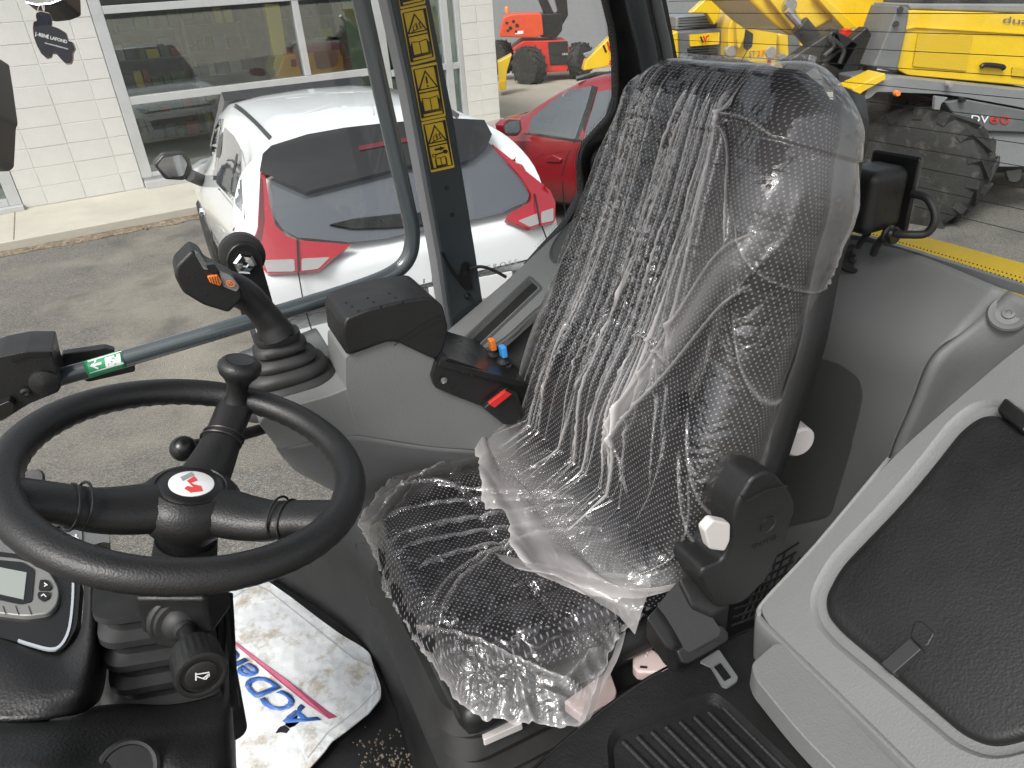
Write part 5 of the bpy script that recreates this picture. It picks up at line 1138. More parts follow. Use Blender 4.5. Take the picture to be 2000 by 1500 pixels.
patch('dash_front', [dd(((-60, 1398, .765), (90, 1402, .78), (180, 1380, .83), (250, 1374, .86), (330, 1376, .87), (410, 1360, .87), (434, 1335, .88), (440, 1250, .92), (436, 1150, .98))),
                     dd(((-60, 1420, .72), (90, 1420, .73), (190, 1410, .76), (260, 1405, .78), (340, 1405, .79), (420, 1392, .80), (446, 1370, .83), (447, 1280, .90), (442, 1170, .97))),
                     dd(((-60, 1450, .69), (90, 1447, .70), (190, 1440, .73), (270, 1436, .75), (350, 1436, .76), (430, 1428, .78), (452, 1412, .82), (450, 1320, .92), (446, 1200, 1.02))),
                     dd(((-60, 1500, .66), (90, 1495, .67), (190, 1490, .70), (280, 1488, .72), (360, 1486, .73), (436, 1480, .76), (458, 1475, .82), (454, 1380, .98), (450, 1240, 1.1))),
                     dd(((-60, 1580, .64), (90, 1580, .65), (190, 1580, .68), (280, 1580, .70), (360, 1580, .71), (440, 1580, .74), (466, 1580, .82), (462, 1500, 1.05), (456, 1300, 1.2)))], 'black_grain', dash, n=6, thick=.012)
patch('column_well', [dd(((170, 1100, 1.05), (300, 1110, 1.1), (440, 1130, 1.1))), dd(((190, 1250, 1.06), (300, 1260, 1.1), (436, 1260, 1.1))), dd(((200, 1390, 1.0), (300, 1400, 1.02), (440, 1390, 1.02)))], 'black_matte', dash, n=4, thick=.01)
lathe('round_cap', at(248, 1506, .708), (CAMP-at(248, 1506, .708))+V((0, 0, .25)), [(.030, -.004), (.030, .002), (.027, .004), (.024, .0035), (.023, .0015), (.001, .0018)], 'black_smooth', dash, seg=32)
# heater control seen through the wheel
hp = thing('heater_control', 'grey heater control panel with a black rotary knob seen through the wheel', 'control panel')
pH = plane3(at(40, 1000, 1.12), at(215, 1040, 1.12), at(60, 1070, 1.06))
hpb = spoly('panel_body', rnd([(-60, 985), (30, 985), (110, 990), (160, 1025), (215, 1040), (216, 1120), (120, 1110), (-60, 1110)], 6), pH, 'grey_plastic', hp, thick=.05, bev=.004)
spoly('face_plate', rnd([(-40, 992), (84, 992), (160, 1022), (160, 1060), (60, 1045), (-40, 1030)], 5), pH, 'machine_lightgrey', hp, thick=.004, toward=.004)
c = pH(122, 1028); lathe('knob', c, (CAMP-c)+V((0, 0, .5)), [(.024, .002), (.023, .010), (.015, .012), (.001, .012)], 'black_smooth', hp, seg=26)
box('knob_grip', c+((CAMP-c)+V((0, 0, .5))).normalized()*.016, EX*.036+EY*-.012, EY*.01, ((CAMP-c)+V((0, 0, .5))).normalized()*.014, 'black_smooth', hp, bev=.002)
for k in range(4):
    a = k*math.pi/2+.4; spoly('fan_symbol', ell(146+5*math.cos(a), 1050+4*math.sin(a), 4, 2.4, math.degrees(a)), pH, 'white_print', hp, thick=.0005, toward=.0055)
strip('red_mark', [(88, 1008), (104, 1006)], 4, pH, 'red_plastic', hp, toward=.0055)
pdl = thing('cable', 'short black cable end showing inside the left rim of the steering wheel', 'cable')
tube('cable_run', [at(18, 905, 1.25), at(40, 915, 1.25), at(60, 935, 1.22)], .006, 'black_smooth', pdl)
lathe('cable_end', at(62, 940, 1.2), (0, -.6, 1), [(.02, -.004), (.022, 0), (.02, .004), (.001, .005)], 'rubber', pdl, seg=16)
# ------------------------------------------------------------------ top left: hanging tag, wiper, mirror foot
tagp = lambda x, y: at(x, y, 1.12)
fr = thing('air_freshener', 'navy loader shaped air freshener tag with white lettering hanging top left', 'air freshener')
mat('tag_navy', (.003, .005, .013), .75, var=.3, vscale=300, spec=.2); mat('tag_edge', (.45, .33, .24), .8)
TG = [(x/3, y/3) for x, y in ((210, 75), (230, 62), (288, 75), (300, 105), (300, 150), (345, 165), (385, 190), (400, 240), (425, 245), (440, 285), (425, 310), (425, 345), (415, 372), (385, 375), (355, 345), (330, 315), (305, 312), (298, 335), (270, 342), (240, 315), (215, 270), (195, 215), (190, 160), (195, 125), (215, 120), (208, 95))]
tg = spoly('card', rnd(TG, 2), tagp, 'tag_edge', fr, thick=.003)
spoly('printed_face', rnd([(66.5+(x-100)*.975+33.5, 75+(y-75)*.975) for x, y in TG], 2), tagp, 'tag_navy', tg, thick=.0006, toward=.001)
text('tag_lettering', 'J.-RENÉ LAFOND', [(68, 71), (131, 87), (131, 77), (69, 60)], tagp, 'white_print', tg, thick=.0004, toward=.0018)
text('tag_lettering', 'Une société de Machinerie Avantis', [(88, 85), (133, 97), (133, 94), (88, 82)], tagp, 'white_print', tg, thick=.0003, toward=.0018)
tube('string', [tagp(82, 30), tagp(74, 20), tagp(80, 8), tagp(86, 22), tagp(86, 4)], .0008, 'white_plastic', fr, seg=6)
mr_ = thing('interior_mirror', 'edge of a black interior mirror at the very top left', 'mirror')
spoly('mirror_shell', rnd([(44, -60), (120, -60), (122, 0), (100, 9), (70, 12), (50, 6)], 5), tagp, 'black_smooth', mr_, thick=.05, bev=.006)
strip('mirror_rim', [(50, 4), (72, 9), (100, 6), (120, -2)], 3, tagp, 'steel', mr_, toward=.002)
wp = thing('wiper_motor_cover', 'black cover hanging along the left edge above the wheel', 'cover')
spoly('cover_shell', rnd([(-80, 90), (-22, 100), (-14, 150), (-4, 222), (-8, 231), (-12, 310), (-22, 318), (-80, 320)], 5), lambda x, y: at(x, y, 1.2), 'black_plastic', wp, thick=.05, bev=.006)
strip('cover_edge', [(-16, 232), (-10, 236), (-11, 290), (-18, 312)], 3, lambda x, y: at(x, y, 1.2), 'steel', wp, toward=.002)
# ------------------------------------------------------------------ operator seat
import numpy as np
def fabric():
    mt = bpy.data.materials.new('dotted_fabric'); mt.use_nodes = True; t = mt.node_tree; b = t.nodes['Principled BSDF']; L = t.links
    uv = t.nodes.new('ShaderNodeUVMap'); uv.uv_map = 'uv'
    mp_ = t.nodes.new('ShaderNodeMapping'); mp_.inputs['Rotation'].default_value = (0, 0, math.radians(45)); mp_.inputs['Scale'].default_value = (150, 150, 150); L.new(uv.outputs[0], mp_.inputs[0])
    vo = t.nodes.new('ShaderNodeTexVoronoi'); vo.voronoi_dimensions = '2D'; vo.inputs['Scale'].default_value = 1; vo.inputs['Randomness'].default_value = .04; L.new(mp_.outputs[0], vo.inputs['Vector'])
    mr = t.nodes.new('ShaderNodeMapRange'); mr.inputs['From Min'].default_value = .23; mr.inputs['From Max'].default_value = .13; L.new(vo.outputs['Distance'], mr.inputs['Value'])
    mx = t.nodes.new('ShaderNodeMix'); mx.data_type = 'RGBA'; mx.inputs['A'].default_value = (.010, .010, .011, 1); mx.inputs['B'].default_value = (.22, .22, .235, 1)
    L.new(mr.outputs[0], mx.inputs['Factor']); L.new(mx.outputs['Result'], b.inputs['Base Color']); b.inputs['Roughness'].default_value = .9; b.inputs['Specular IOR Level'].default_value = .2
    MATS['dotted_fabric'] = mt
fabric()
def film(name, base=.035, gain=.30, rough=.10, seedv=0.0, vs=48, b0=.12, b1=.75):
    mt = bpy.data.materials.new(name); mt.use_nodes = True; t = mt.node_tree; t.nodes.clear(); L = t.links
    tc = t.nodes.new('ShaderNodeTexCoord'); mp_ = t.nodes.new('ShaderNodeMapping'); mp_.inputs['Location'].default_value = (seedv, 0, 0); L.new(tc.outputs['Object'], mp_.inputs[0])
    def N(s, d, dist=0):
        n = t.nodes.new('ShaderNodeTexNoise'); n.inputs['Scale'].default_value = s; n.inputs['Detail'].default_value = d; n.inputs['Distortion'].default_value = dist; L.new(mp_.outputs[0], n.inputs['Vector']); return n.outputs['Fac']
    v1 = t.nodes.new('ShaderNodeTexVoronoi'); v1.feature = 'DISTANCE_TO_EDGE'; v1.inputs['Scale'].default_value = vs
    # warp the facets so that they read as crumpling
    nv = t.nodes.new('ShaderNodeTexNoise'); nv.inputs['Scale'].default_value = 16; nv.inputs['Detail'].default_value = 3; L.new(mp_.outputs[0], nv.inputs['Vector'])
    vm = t.nodes.new('ShaderNodeVectorMath'); vm.operation = 'SCALE'; vm.inputs['Scale'].default_value = .06; L.new(nv.outputs['Color'], vm.inputs[0])
    va = t.nodes.new('ShaderNodeVectorMath'); va.operation = 'ADD'; L.new(mp_.outputs[0], va.inputs[0]); L.new(vm.outputs[0], va.inputs[1]); L.new(va.outputs[0], v1.inputs['Vector'])
    mn = t.nodes.new('ShaderNodeMath'); mn.operation = 'MINIMUM'; L.new(v1.outputs['Distance'], mn.inputs[0]); mn.inputs[1].default_value = .22
    n2 = N(26, 4, 1.2); n3 = N(150, 2)
    a1 = t.nodes.new('ShaderNodeMath'); a1.operation = 'MULTIPLY_ADD'; L.new(n2, a1.inputs[0]); a1.inputs[1].default_value = .9; L.new(mn.outputs[0], a1.inputs[2])
    a2 = t.nodes.new('ShaderNodeMath'); a2.operation = 'MULTIPLY_ADD'; L.new(n3, a2.inputs[0]); a2.inputs[1].default_value = .035; L.new(a1.outputs[0], a2.inputs[2])
    bp = t.nodes.new('ShaderNodeBump'); bp.inputs['Distance'].default_value = .012; lm = t.nodes.new('ShaderNodeMapRange'); lm.inputs['From Min'].default_value = .40; lm.inputs['From Max'].default_value = .62; lm.inputs['To Min'].default_value = b0; lm.inputs['To Max'].default_value = b1; L.new(N(7, 2), lm.inputs['Value']); L.new(lm.outputs[0], bp.inputs['Strength']); L.new(a2.outputs[0], bp.inputs['Height'])
    tr = t.nodes.new('ShaderNodeBsdfTransparent'); tr.inputs['Color'].default_value = (.94, .93, .93, 1)
    gl = t.nodes.new('ShaderNodeBsdfGlossy'); gl.inputs['Roughness'].default_value = rough; L.new(bp.outputs[0], gl.inputs['Normal'])
    df = t.nodes.new('ShaderNodeBsdfDiffuse'); df.inputs['Color'].default_value = (.93, .90, .89, 1)
    tl = t.nodes.new('ShaderNodeBsdfTranslucent'); tl.inputs['Color'].default_value = (.93, .90, .89, 1)
    dm = t.nodes.new('ShaderNodeMixShader'); dm.inputs[0].default_value = .4; L.new(df.outputs[0], dm.inputs[1]); L.new(tl.outputs[0], dm.inputs[2])
    fr_ = schlick(t, 1.95, bp.outputs[0])
    m1 = t.nodes.new('ShaderNodeMixShader'); L.new(fr_, m1.inputs[0]); L.new(tr.outputs[0], m1.inputs[1]); L.new(gl.outputs[0], m1.inputs[2])
    at_ = t.nodes.new('ShaderNodeAttribute'); at_.attribute_name = 'fold'
    h1 = t.nodes.new('ShaderNodeMath'); h1.operation = 'MULTIPLY_ADD'; h1.use_clamp = True; L.new(at_.outputs['Fac'], h1.inputs[0]); h1.inputs[1].default_value = gain; h1.inputs[2].default_value = base
    m2 = t.nodes.new('ShaderNodeMixShader'); L.new(h1.outputs[0], m2.inputs[0]); L.new(m1.outputs[0], m2.inputs[1]); L.new(dm.outputs[0], m2.inputs[2])
    o = t.nodes.new('ShaderNodeOutputMaterial'); L.new(m2.outputs[0], o.inputs['Surface']); MATS[name] = mt
film('film_back', .006, .42, .07, 0, 34, .05, .5); film('film_cushion', .008, .30, .08, 3.3); film('film_flap', .30, .25, .18, 5)
seat = thing('operator_seat', 'black suspension seat with white dotted fabric under clear plastic film', 'seat')
# backrest as lofted sections
SR = .812
BF, BZ, TF, TZ = -.515, 1.45, -.735, 2.105
et = (FV*(TF-BF)+ZV*(TZ-BZ)); LT = et.length; et = et/LT; en = (FV*(TZ-BZ)-ZV*(TF-BF))/LT
def lerpk(keys, t):
    if t <= keys[0][0]: return keys[0][1]
    for (a, va), (b, vb) in zip(keys, keys[1:]):
        if t <= b:
            s = (t-a)/(b-a); s = s*s*(3-2*s); return va+(vb-va)*s
    return keys[-1][1]
WK = [(-.2, .215), (0, .228), (.28, .248), (.5, .238), (.75, .208), (.9, .182), (1.0, .16)]
def bsec(phi, t, off=0.0):
    tt = min(1, max(-.2, t)); q = 1.0
    if tt > .90: q = math.sqrt(max(0, 1-((tt-.90)/.10)**2))
    wv = lerpk(WK, tt)*(.72+.28*q)+off; h = (.058)*(.12+.88*q)+off
    c, s = math.cos(phi), math.sin(phi)
    x = wv*math.copysign(abs(c)**.62, c); y = h*math.copysign(abs(s)**.7, s)
    xn = min(1, abs(x)/max(wv, 1e-4))
    if s > 0: y += (.042*xn**3.2*(1-xn**14)-.012*(1-xn**2))*q*(1 if tt < .7 else 1-.5*(tt-.7)/.3) + .02*math.exp(-((tt-.28)/.14)**2)*(1-xn**2)
    return K(0, SR, 0)+FV*BF+ZV*BZ+et*(t*LT)+RV*x+en*y
NP, NT = 96, 60
PHB = [math.acos(max(-1, min(1, math.copysign(abs(1-4*k/NP)**(1/.62), 1-4*k/NP)))) for k in range(NP//2)]; PHB = PHB+[p+math.pi for p in PHB]+[2*math.pi]
rows = []; uvs = []
for i in range(NT+1):
    t = -.06+1.06*i/NT; r = []; u = []; acc = 0; prev = None
    for k in range(NP+1):
        p = bsec(PHB[k], t); acc += (p-prev).length if prev else 0; prev = p; r.append(p); u.append((acc, t*LT))
    rows.append(r); uvs.append(u)
bk_ = gridmesh('backrest', rows, 'dotted_fabric', seat, face=False, uv=uvs)
cap_ = loft('backrest_top', [rows[-1][:-1], [p*.5+sum(rows[-1], V())/len(rows[-1])*.5+et*.002 for p in rows[-1][:-1]]], 'fabric_grey', seat)
# shell behind the backrest
sh = []
for i in range(30):
    t = -.12+1.10*i/29; wv = lerpk(WK, t)+.004; q = 1 if t < .9 else math.sqrt(max(.05, 1-((t-.9)/.12)**2)); wv *= (.75+.25*q)
    c = K(0, SR, 0)+FV*BF+ZV*BZ+et*(t*LT)-en*.045
    sh.append([c+RV*wv+en*.03, c+RV*wv*.98-en*.02, c+RV*wv*.6-en*.06, c-en*.07, c-RV*wv*.6-en*.06, c-RV*wv*.98-en*.02, c-RV*wv+en*.03])
gridmesh('back_shell', sh, 'black_plastic', seat, thick=.008, face=False)
# cushion
CF, CR, CZ = -.345, .805, 1.455
HA, HB = .205, .215
def csec(th, s, off=0.0):
    """polar section of the cushion; s 0..1 top, 1..1.6 side"""
    c, sn = math.cos(th), math.sin(th); e = (abs(c)**3.0+abs(sn)**3.0)**(-1/3.0)
    ss = min(s, 1.0)
    fa = HA*e*c; rb_ = HB*e*sn
    k = ss**.85
    edge = max(0, (ss-.78)/.22); drop = .035*edge**2.2
    z = CZ+.016*abs(ss*sn*e)**4+.010*(ss*c*e if c > 0 else 0)-.006*(1-ss)-drop+off
    # stitched channels across the seat
    yy = ss*e*c
    z -= .006*math.exp(-((yy-.15)/.03)**2)*(ss < .9)+.006*math.exp(-((yy+.35)/.03)**2)*(ss < .9)+.005*math.exp(-((abs(ss*e*sn)-.62)/.035)**2)*(ss < .9)
    kk = ss+(s-1)*.02 if s > 1 else ss
    if s > 1: z -= (s-1)*.05
    bow = -.02*(1-min(1, abs(sn*e))**2)*(1 if c < 0 else 0)
    return K(CF+fa*kk*(1+off*3), CR+rb_*kk*(1+off*3), z)
rows = []; uvs = []
for i in range(46):
    s = .002+i/45*1.55; rows.append([csec(2*math.pi*k/96, s) for k in range(97)]); uvs.append([((p-K(CF, CR, CZ)).dot(FV), (p-K(CF, CR, CZ)).dot(RV)-(p.z-CZ)*.7) for p in rows[-1]])
gridmesh('cushion', rows, 'dotted_fabric', seat, face=False, uv=uvs)
box('cushion_pan', K(CF-.01, CR, 1.375), FV*.40, RV*.46, ZV*.05, 'black_plastic', seat, bev=.02)
# suspension base
box('suspension_base', K(CF-.01, CR+.02, 1.17), FV*.34, RV*.36, ZV*.32, 'black_matte', seat, bev=.03)
box('suspension_foot', K(CF+.0, CR+.02, 1.05), FV*.38, RV*.40, ZV*.10, 'black_plastic', seat, bev=.03)
loft('suspension_bellows', [rrect(K(CF+.01, CR+.01, 1.34-.028*i), FV, RV, .185+(.012 if i % 2 else 0), .195+(.012 if i % 2 else 0), .05) for i in range(8)], 'rubber', seat, ang=20)
# side cover of the recliner, levers, belt
pQ = pr(.515)
rcv = spoly('recliner_cover', rnd([(1440, 985), (1470, 935), (1492, 922), (1515, 924), (1545, 960), (1556, 992), (1536, 1050), (1500, 1130), (1450, 1180), (1400, 1190), (1366, 1130), (1374, 1112), (1412, 1096), (1428, 1060), (1430, 1020)], 14), pQ, 'black_plastic', seat, back=RV*.06, bev=.010)
strip('cover_lip', [(1447, 968), (1460, 980), (1500, 958), (1538, 950)], 3, pQ, 'ink_black', rcv, toward=.004, thick=.002)
lathe('cover_emblem', pQ(1500, 1024), -RV, [(.0125, 0), (.0125, .0015), (.0105, .002), (.0095, .001), (.001, .0012)], 'black_smooth', rcv, seg=24)
strip('emblem_arc', [(1493, 1030), (1496, 1020), (1504, 1018), (1509, 1023)], 2, pQ, 'black_smooth', rcv, toward=.002, thick=.001)
text('embossed_lettering', 'GRAMMER', [(1470, 1074), (1520, 1051), (1519, 1043), (1468, 1066)], pQ, 'black_smooth', rcv, thick=.0012, toward=.0006)
spoly('recliner_lever', rnd([(1376, 1036), (1394, 1016), (1428, 1023), (1427, 1056), (1416, 1078), (1386, 1074)], 6), pr(.505), 'white_plastic', seat, back=RV*.014, bev=.004)
kc = onr(1546, 850, .66); lathe('lumbar_knob', kc, -RV+FV*.2, [(.001, .024), (.022, .024), (.026, .02), (.026, -.02), (.022, -.024)], 'white_plastic', seat, seg=40)
spoly('height_lever', rnd([(940, 1424), (977, 1399), (1010, 1403), (1022, 1412), (985, 1428), (944, 1446)], 5), pz(1.30), 'white_plastic', seat, thick=.014, bev=.004)
spoly('weight_lever', rnd([(1100, 1370), (1190, 1306), (1205, 1350), (1200, 1366), (1140, 1400)], 7), pz(1.33), 'pink_plastic', seat, thick=.02, bev=.004)
bu = spoly('pivot_clip', rnd([(1236, 1272), (1262, 1264), (1275, 1266), (1309, 1296), (1309, 1308), (1300, 1314), (1245, 1312), (1236, 1300)], 5), pz(1.345), 'pink_plastic', seat, thick=.02, bev=.004)
for x, y in ((1264, 1274), (1262, 1281)): lathe('clip_pip', pz(1.346)(x, y), ZV, [(.0025, 0), (.002, .0015), (.0005, .002)], 'pink_plastic', bu, seg=10)
strip('clip_slot', [(1250, 1302), (1264, 1303)], 4, pz(1.3465), 'ink_black', bu, toward=.001)
belt = thing('seat_belt', 'black lap belt with bright steel tongue lying on the black tray', 'seat belt')
pBl = plane3(onz(1310, 1160, 1.485), onz(1380, 1250, 1.425), onz(1420, 1225, 1.43))
spoly('retractor', rnd([(1325, 1130), (1352, 1112), (1368, 1118), (1422, 1168), (1426, 1182), (1395, 1200), (1350, 1180)], 8), shift(pBl, .012), 'black_plastic', belt, back=V((0, 0, -.06)), bev=.006)
spoly('guide', rnd([(1262, 1205), (1285, 1180), (1330, 1200), (1345, 1250), (1325, 1275), (1300, 1262)], 6), shift(pBl, -.01), 'black_smooth', belt, back=V((0, 0, -.04)), bev=.004)
def webbing():
    mt = mat('webbing', (.030, .030, .031), .75); t = mt.node_tree; b = t.nodes['Principled BSDF']; uv = t.nodes.new('ShaderNodeTexCoord'); 
    ck = t.nodes.new('ShaderNodeTexChecker'); ck.inputs['Scale'].default_value = 420; t.links.new(uv.outputs['Object'], ck.inputs['Vector']); bp = t.nodes.new('ShaderNodeBump'); bp.inputs['Strength'].default_value = .8; bp.inputs['Distance'].default_value = .002
    t.links.new(ck.outputs['Fac'], bp.inputs['Height']); t.links.new(bp.outputs[0], b.inputs['Normal'])
webbing()
spoly('webbing', [(1284, 1184), (1330, 1130), (1352, 1150), (1380, 1190), (1408, 1230), (1404, 1242), (1346, 1274), (1338, 1270), (1320, 1236), (1300, 1204)], shift(pBl, .006), 'webbing', belt, thick=.002, cut=12)
tl_ = spoly('tongue_grip', rnd([(1322, 1272), (1395, 1222), (1412, 1222), (1424, 1236), (1424, 1252), (1345, 1298), (1332, 1296)], 6), shift(pBl, .004), 'black_plastic', belt, thick=.012, bev=.003)
for k in range(4): strip('grip_rib', [(1362+k*4.5, 1272-k*2+4*k*.3), (1392+k*4, 1254-k*2+4*k*.3)], 1.6, shift(pBl, .0045), 'ink_black', tl_, toward=.001)
spoly('steel_tongue', rnd([(1366, 1292), (1404, 1268), (1412, 1280), (1441, 1322), (1440, 1330), (1420, 1343), (1410, 1340), (1388, 1302)], 4), pz(1.39), 'tongue_steel', belt, thick=.003, hole=[rnd([(1393, 1301), (1408, 1292), (1430, 1322), (1415, 1331)], 2)], bev=0)
# cargo net behind the seat
net = thing('storage_net', 'black elastic net between the seat and the storage box', 'net')
for k in range(8):
    tube('net_cord', [onz(1470+k*16, 1060+k*4, 1.22-.012*k), onz(1480+k*8, 1130+k*3, 1.16), onz(1450+k*10, 1210, 1.12)], .0022, 'rubber', net, seg=6)
    tube('net_cord', [onz(1560-k*5, 1060+k*18, 1.25), onz(1510-k*4, 1090+k*16, 1.18), onz(1450-k*3, 1110+k*16, 1.14)], .0022, 'rubber', net, seg=6)

# ------------------------------------------------------------------ clear plastic film on the seat
def folds_eval(X, Y, folds):
    D = np.zeros_like(X); A = np.zeros_like(X)
    for pts, wd, ht, am in folds:
        P = np.array(pts, float); best = np.full(X.shape, 9.0); al = np.zeros_like(X); n = len(P)-1
        for j, (a, b) in enumerate(zip(P, P[1:])):
            d = b-a; L2 = (d**2).sum(); t = np.clip(((X-a[0])*d[0]+(Y-a[1])*d[1])/L2, 0, 1); q = np.hypot(X-(a[0]+t*d[0]), Y-(a[1]+t*d[1]))
            al = np.where(q < best, (j+t)/n, al); best = np.minimum(best, q)
        fade = np.clip(np.minimum(al, 1-al)/.14, 0, 1)**.8
        D += ht*fade*np.exp(-best/wd); A += am*(.3+.7*fade)*np.exp(-(best/(wd*.55))**2)
    return D, A
def curve2(p0, p1, p2, n=10): return [((1-t)**2*p0[0]+2*t*(1-t)*p1[0]+t*t*p2[0], (1-t)**2*p0[1]+2*t*(1-t)*p1[1]+t*t*p2[1]) for t in [k/n for k in range(n+1)]]
random.seed(42)
# backrest: coordinates x (m, + is the operator's right) and y (m up the backrest)
FO = []
for k in range(13):
    xt = random.uniform(-.13, .16); xb = xt*1.35+random.uniform(-.06, .05)+.02; y1 = random.uniform(.45, .70); y0 = random.uniform(-.05, .30)
    FO.append((curve2((xt, y1), (xt+random.uniform(-.02, .02), (y0+y1)/2), (xb, y0)), random.uniform(.0008, .0019), random.uniform(.002, .007), random.uniform(.25, .9)))
for k in range(24):
    xt = random.uniform(-.09, .12); FO.append((curve2((xt, .68), (xt*1.1+random.uniform(-.02, .05), .4), (xt*1.3+random.uniform(-.03, .08), -.02)), random.uniform(.0010, .0020), random.uniform(.003, .0065), random.uniform(.5, 1.5)))
for k in range(14):
    x0 = random.uniform(-.22, -.05); y0 = random.uniform(.15, .6); FO.append((curve2((x0, y0), (x0-.03, y0-.06), (x0+random.uniform(-.1, .03), y0-random.uniform(.06, .2))), random.uniform(.0009, .002), random.uniform(.002, .006), random.uniform(.2, .8)))
FO += [(curve2((-.205, .44), (-.16, .36), (-.055, .12)), .003, .020, 1.0), (curve2((-.19, .50), (-.10, .40), (-.05, .10)), .0025, .014, .8), (curve2((-.06, .67), (-.10, .55), (-.115, .30)), .0028, .016, .6),
       (curve2((-.06, .62), (-.12, .62), (-.17, .60)), .002, .011, 1.0), (curve2((-.07, .61), (-.14, .57), (-.17, .47)), .002, .011, 1.0), (curve2((-.12, .30), (-.06, .33), (-.02, .30)), .002, .008, .6)]
FO += [(curve2((-.20, .50), (-.12, .37), (-.045, .11)), .026, .012, .50), (curve2((-.05, .65), (-.115, .52), (-.085, .36)), .014, .008, .35), (curve2((-.19, .60), (-.20, .45), (-.17, .25)), .012, .004, .2), (curve2((.20, .30), (.235, .12), (.22, -.02)), .020, .006, .5)]
NX, NY = 460, 360
PH0, PH1 = math.radians(-38), math.radians(218)
phis = [PH0*(1-k/14) for k in range(14)]
for k in range(NX-27):
    xt = 1-2*k/(NX-28); phis.append(math.acos(max(-1, min(1, math.copysign(abs(xt)**(1/.62), xt)))))
phis += [math.pi+(PH1-math.pi)*(k+1)/14 for k in range(14)]; assert len(phis) == NX+1, len(phis)
base = [[bsec(p, 0, 0) for p in (0,)]]
rows = []; Xs = np.zeros((NY+1, NX+1)); Ys = np.zeros((NY+1, NX+1))
def hem(x):   # lowest point of the film in metres along the backrest
    return -.075-.05*math.exp(-((x+.10)/.07)**2)-.03*math.exp(-((x-.06)/.07)**2)+.012*mnoise.noise((x*22, 1.3, 0))+.006*mnoise.noise((x*70, 2.3, 0))
for i in range(NY+1):
    r = []
    for k, p in enumerate(phis):
        c = math.cos(p); xa = math.copysign(abs(c)**.62, c)*.25; h0 = hem(xa)/LT; t = h0+(1.012-h0)*i/NY
        q = bsec(p, t, .006); d = q-(K(BF, SR, BZ)); Xs[i, k] = d.dot(RV); Ys[i, k] = t*LT; r.append(q)
    rows.append(r)
D, A = folds_eval(Xs, Ys, FO)
rowsF = []; attr = []
for i in range(NY+1):
    rf = []; at_r = []
    for k, p in enumerate(phis):
        x, y = Xs[i, k], Ys[i, k]; q = rows[i][k]
        nvec = (en*max(.0, math.sin(p))+RV*math.cos(p)*.5).normalized() if math.sin(p) > -.2 else RV*math.copysign(1, math.cos(p))
        dz = D[i, k]
        dz += .012*max(0, mnoise.noise((x*9, y*4, 1.7)))+.0012*mnoise.noise((x*34, y*5, 4))
        dz += .034*math.exp(-((x+.17)/.07)**2-((y-.55)/.12)**2)          # puffed corner
        if y < .06:                                                       # skirt turns forward over the cushion
            s_ = .06-y; q = q+et*s_*.55+FV*(s_*.80*max(0, math.sin(p)))+RV*(math.copysign(.10, math.cos(p))*s_*abs(math.cos(p)))
            if (q-K(0, 0, 0)).z < CZ+.030: q = V((q.x, q.y, CZ+.030+.02*mnoise.noise((x*11, y*30, 5))*min(1, s_*12)))
        if y > .60: dz += .01*max(0, mnoise.noise((x*14, 5, 2)))
        lat = max(0, min(1, (.36-y)/.34)); q = q+RV*(math.copysign(1, math.cos(p))*.030*lat*lat*(3-2*lat)*abs(math.cos(p))**2*(1 if x > 0 else .45))
        up = et*(.009*math.exp(-((x+.14)/.07)**2)*max(0, (y-.45)/.22)) if y > .45 else V()
        rf.append(q+nvec*dz+up)
        e = math.exp(-(i/NY)/.012)*.9+math.exp(-((1-i/NY))/.02)*.35
        low = .52*max(0, min(1.2, (.05-y)/.09))
        side_ = .5*max(0, -math.sin(p)+.25)*(1 if y < .4 else .7)
        loose = .50*math.exp(-((x+.10+.35*(y-.35))/.05)**2)*max(0, min(1, (y-.1)/.1)) if -.26 < x < .05 else 0
        at_r.append(float(A[i, k]*.9+e+low+side_+loose*.5+.12*max(0, mnoise.noise((x*16, y*8, 8)))))
    rowsF.append(rf); attr.append(at_r)
# a torn hole low on the film
me_o = gridmesh('backrest_film', rowsF, 'film_back', None, face=False, attr=attr)
tag(me_o, 'clear crinkled plastic film wrapped over the seat backrest', 'plastic cover', 'plastic films on the seat')
bm = bmesh.new(); bm.from_mesh(me_o.data); hc_ = onpl(1338, 788, K(BF, SR, BZ)+en*.07, en)
kill = [f for f in bm.faces if (lambda d: (d.dot(RV)/.011)**2+(d.dot(et)/.017)**2 < 1+.5*mnoise.noise(f.calc_center_median()*300))(f.calc_center_median()-hc_) and (f.calc_center_median()-hc_).length < .04]
bmesh.ops.delete(bm, geom=kill, context='FACES'); bm.to_mesh(me_o.data); bm.free()

# cushion film: polar, outer edge follows the outline seen in the photograph
OUTL = [(1045, 828, 1.470), (980, 832, 1.460), (905, 850, 1.450), (830, 890, 1.440), (765, 932, 1.430), (722, 985, 1.410), (702, 1017, 1.400), (718, 1060, 1.412), (738, 1105, 1.412), (752, 1160, 1.412), (768, 1172, 1.412), (776, 1185, 1.412), (805, 1230, 1.412), (835, 1285, 1.412), (870, 1335, 1.412), (905, 1378, 1.412), (950, 1402, 1.412), (1010, 1412, 1.412), (1080, 1418, 1.412), (1130, 1423, 1.412), (1150, 1380, 1.412), (1172, 1330, 1.412), (1195, 1270, 1.412), (1222, 1225, 1.412), (1258, 1190, 1.412), (1300, 1165, 1.412), (1340, 1110, 1.420), (1352, 1085, 1.430), (1330, 1000, 1.460), (1240, 940, 1.470), (1120, 870, 1.470)]
OW = spline([onz(x, y, z) for x, y, z in OUTL], 6, closed=True)
oc = K(CF, CR, CZ); pol = sorted((math.atan2((p-oc).dot(RV), (p-oc).dot(FV)), (p-oc).dot(FV), (p-oc).dot(RV), p.z) for p in OW)
pa = np.array([p[0] for p in pol]); pr_ = np.array([math.hypot(p[1], p[2]) for p in pol]); pz_ = np.array([p[3] for p in pol])
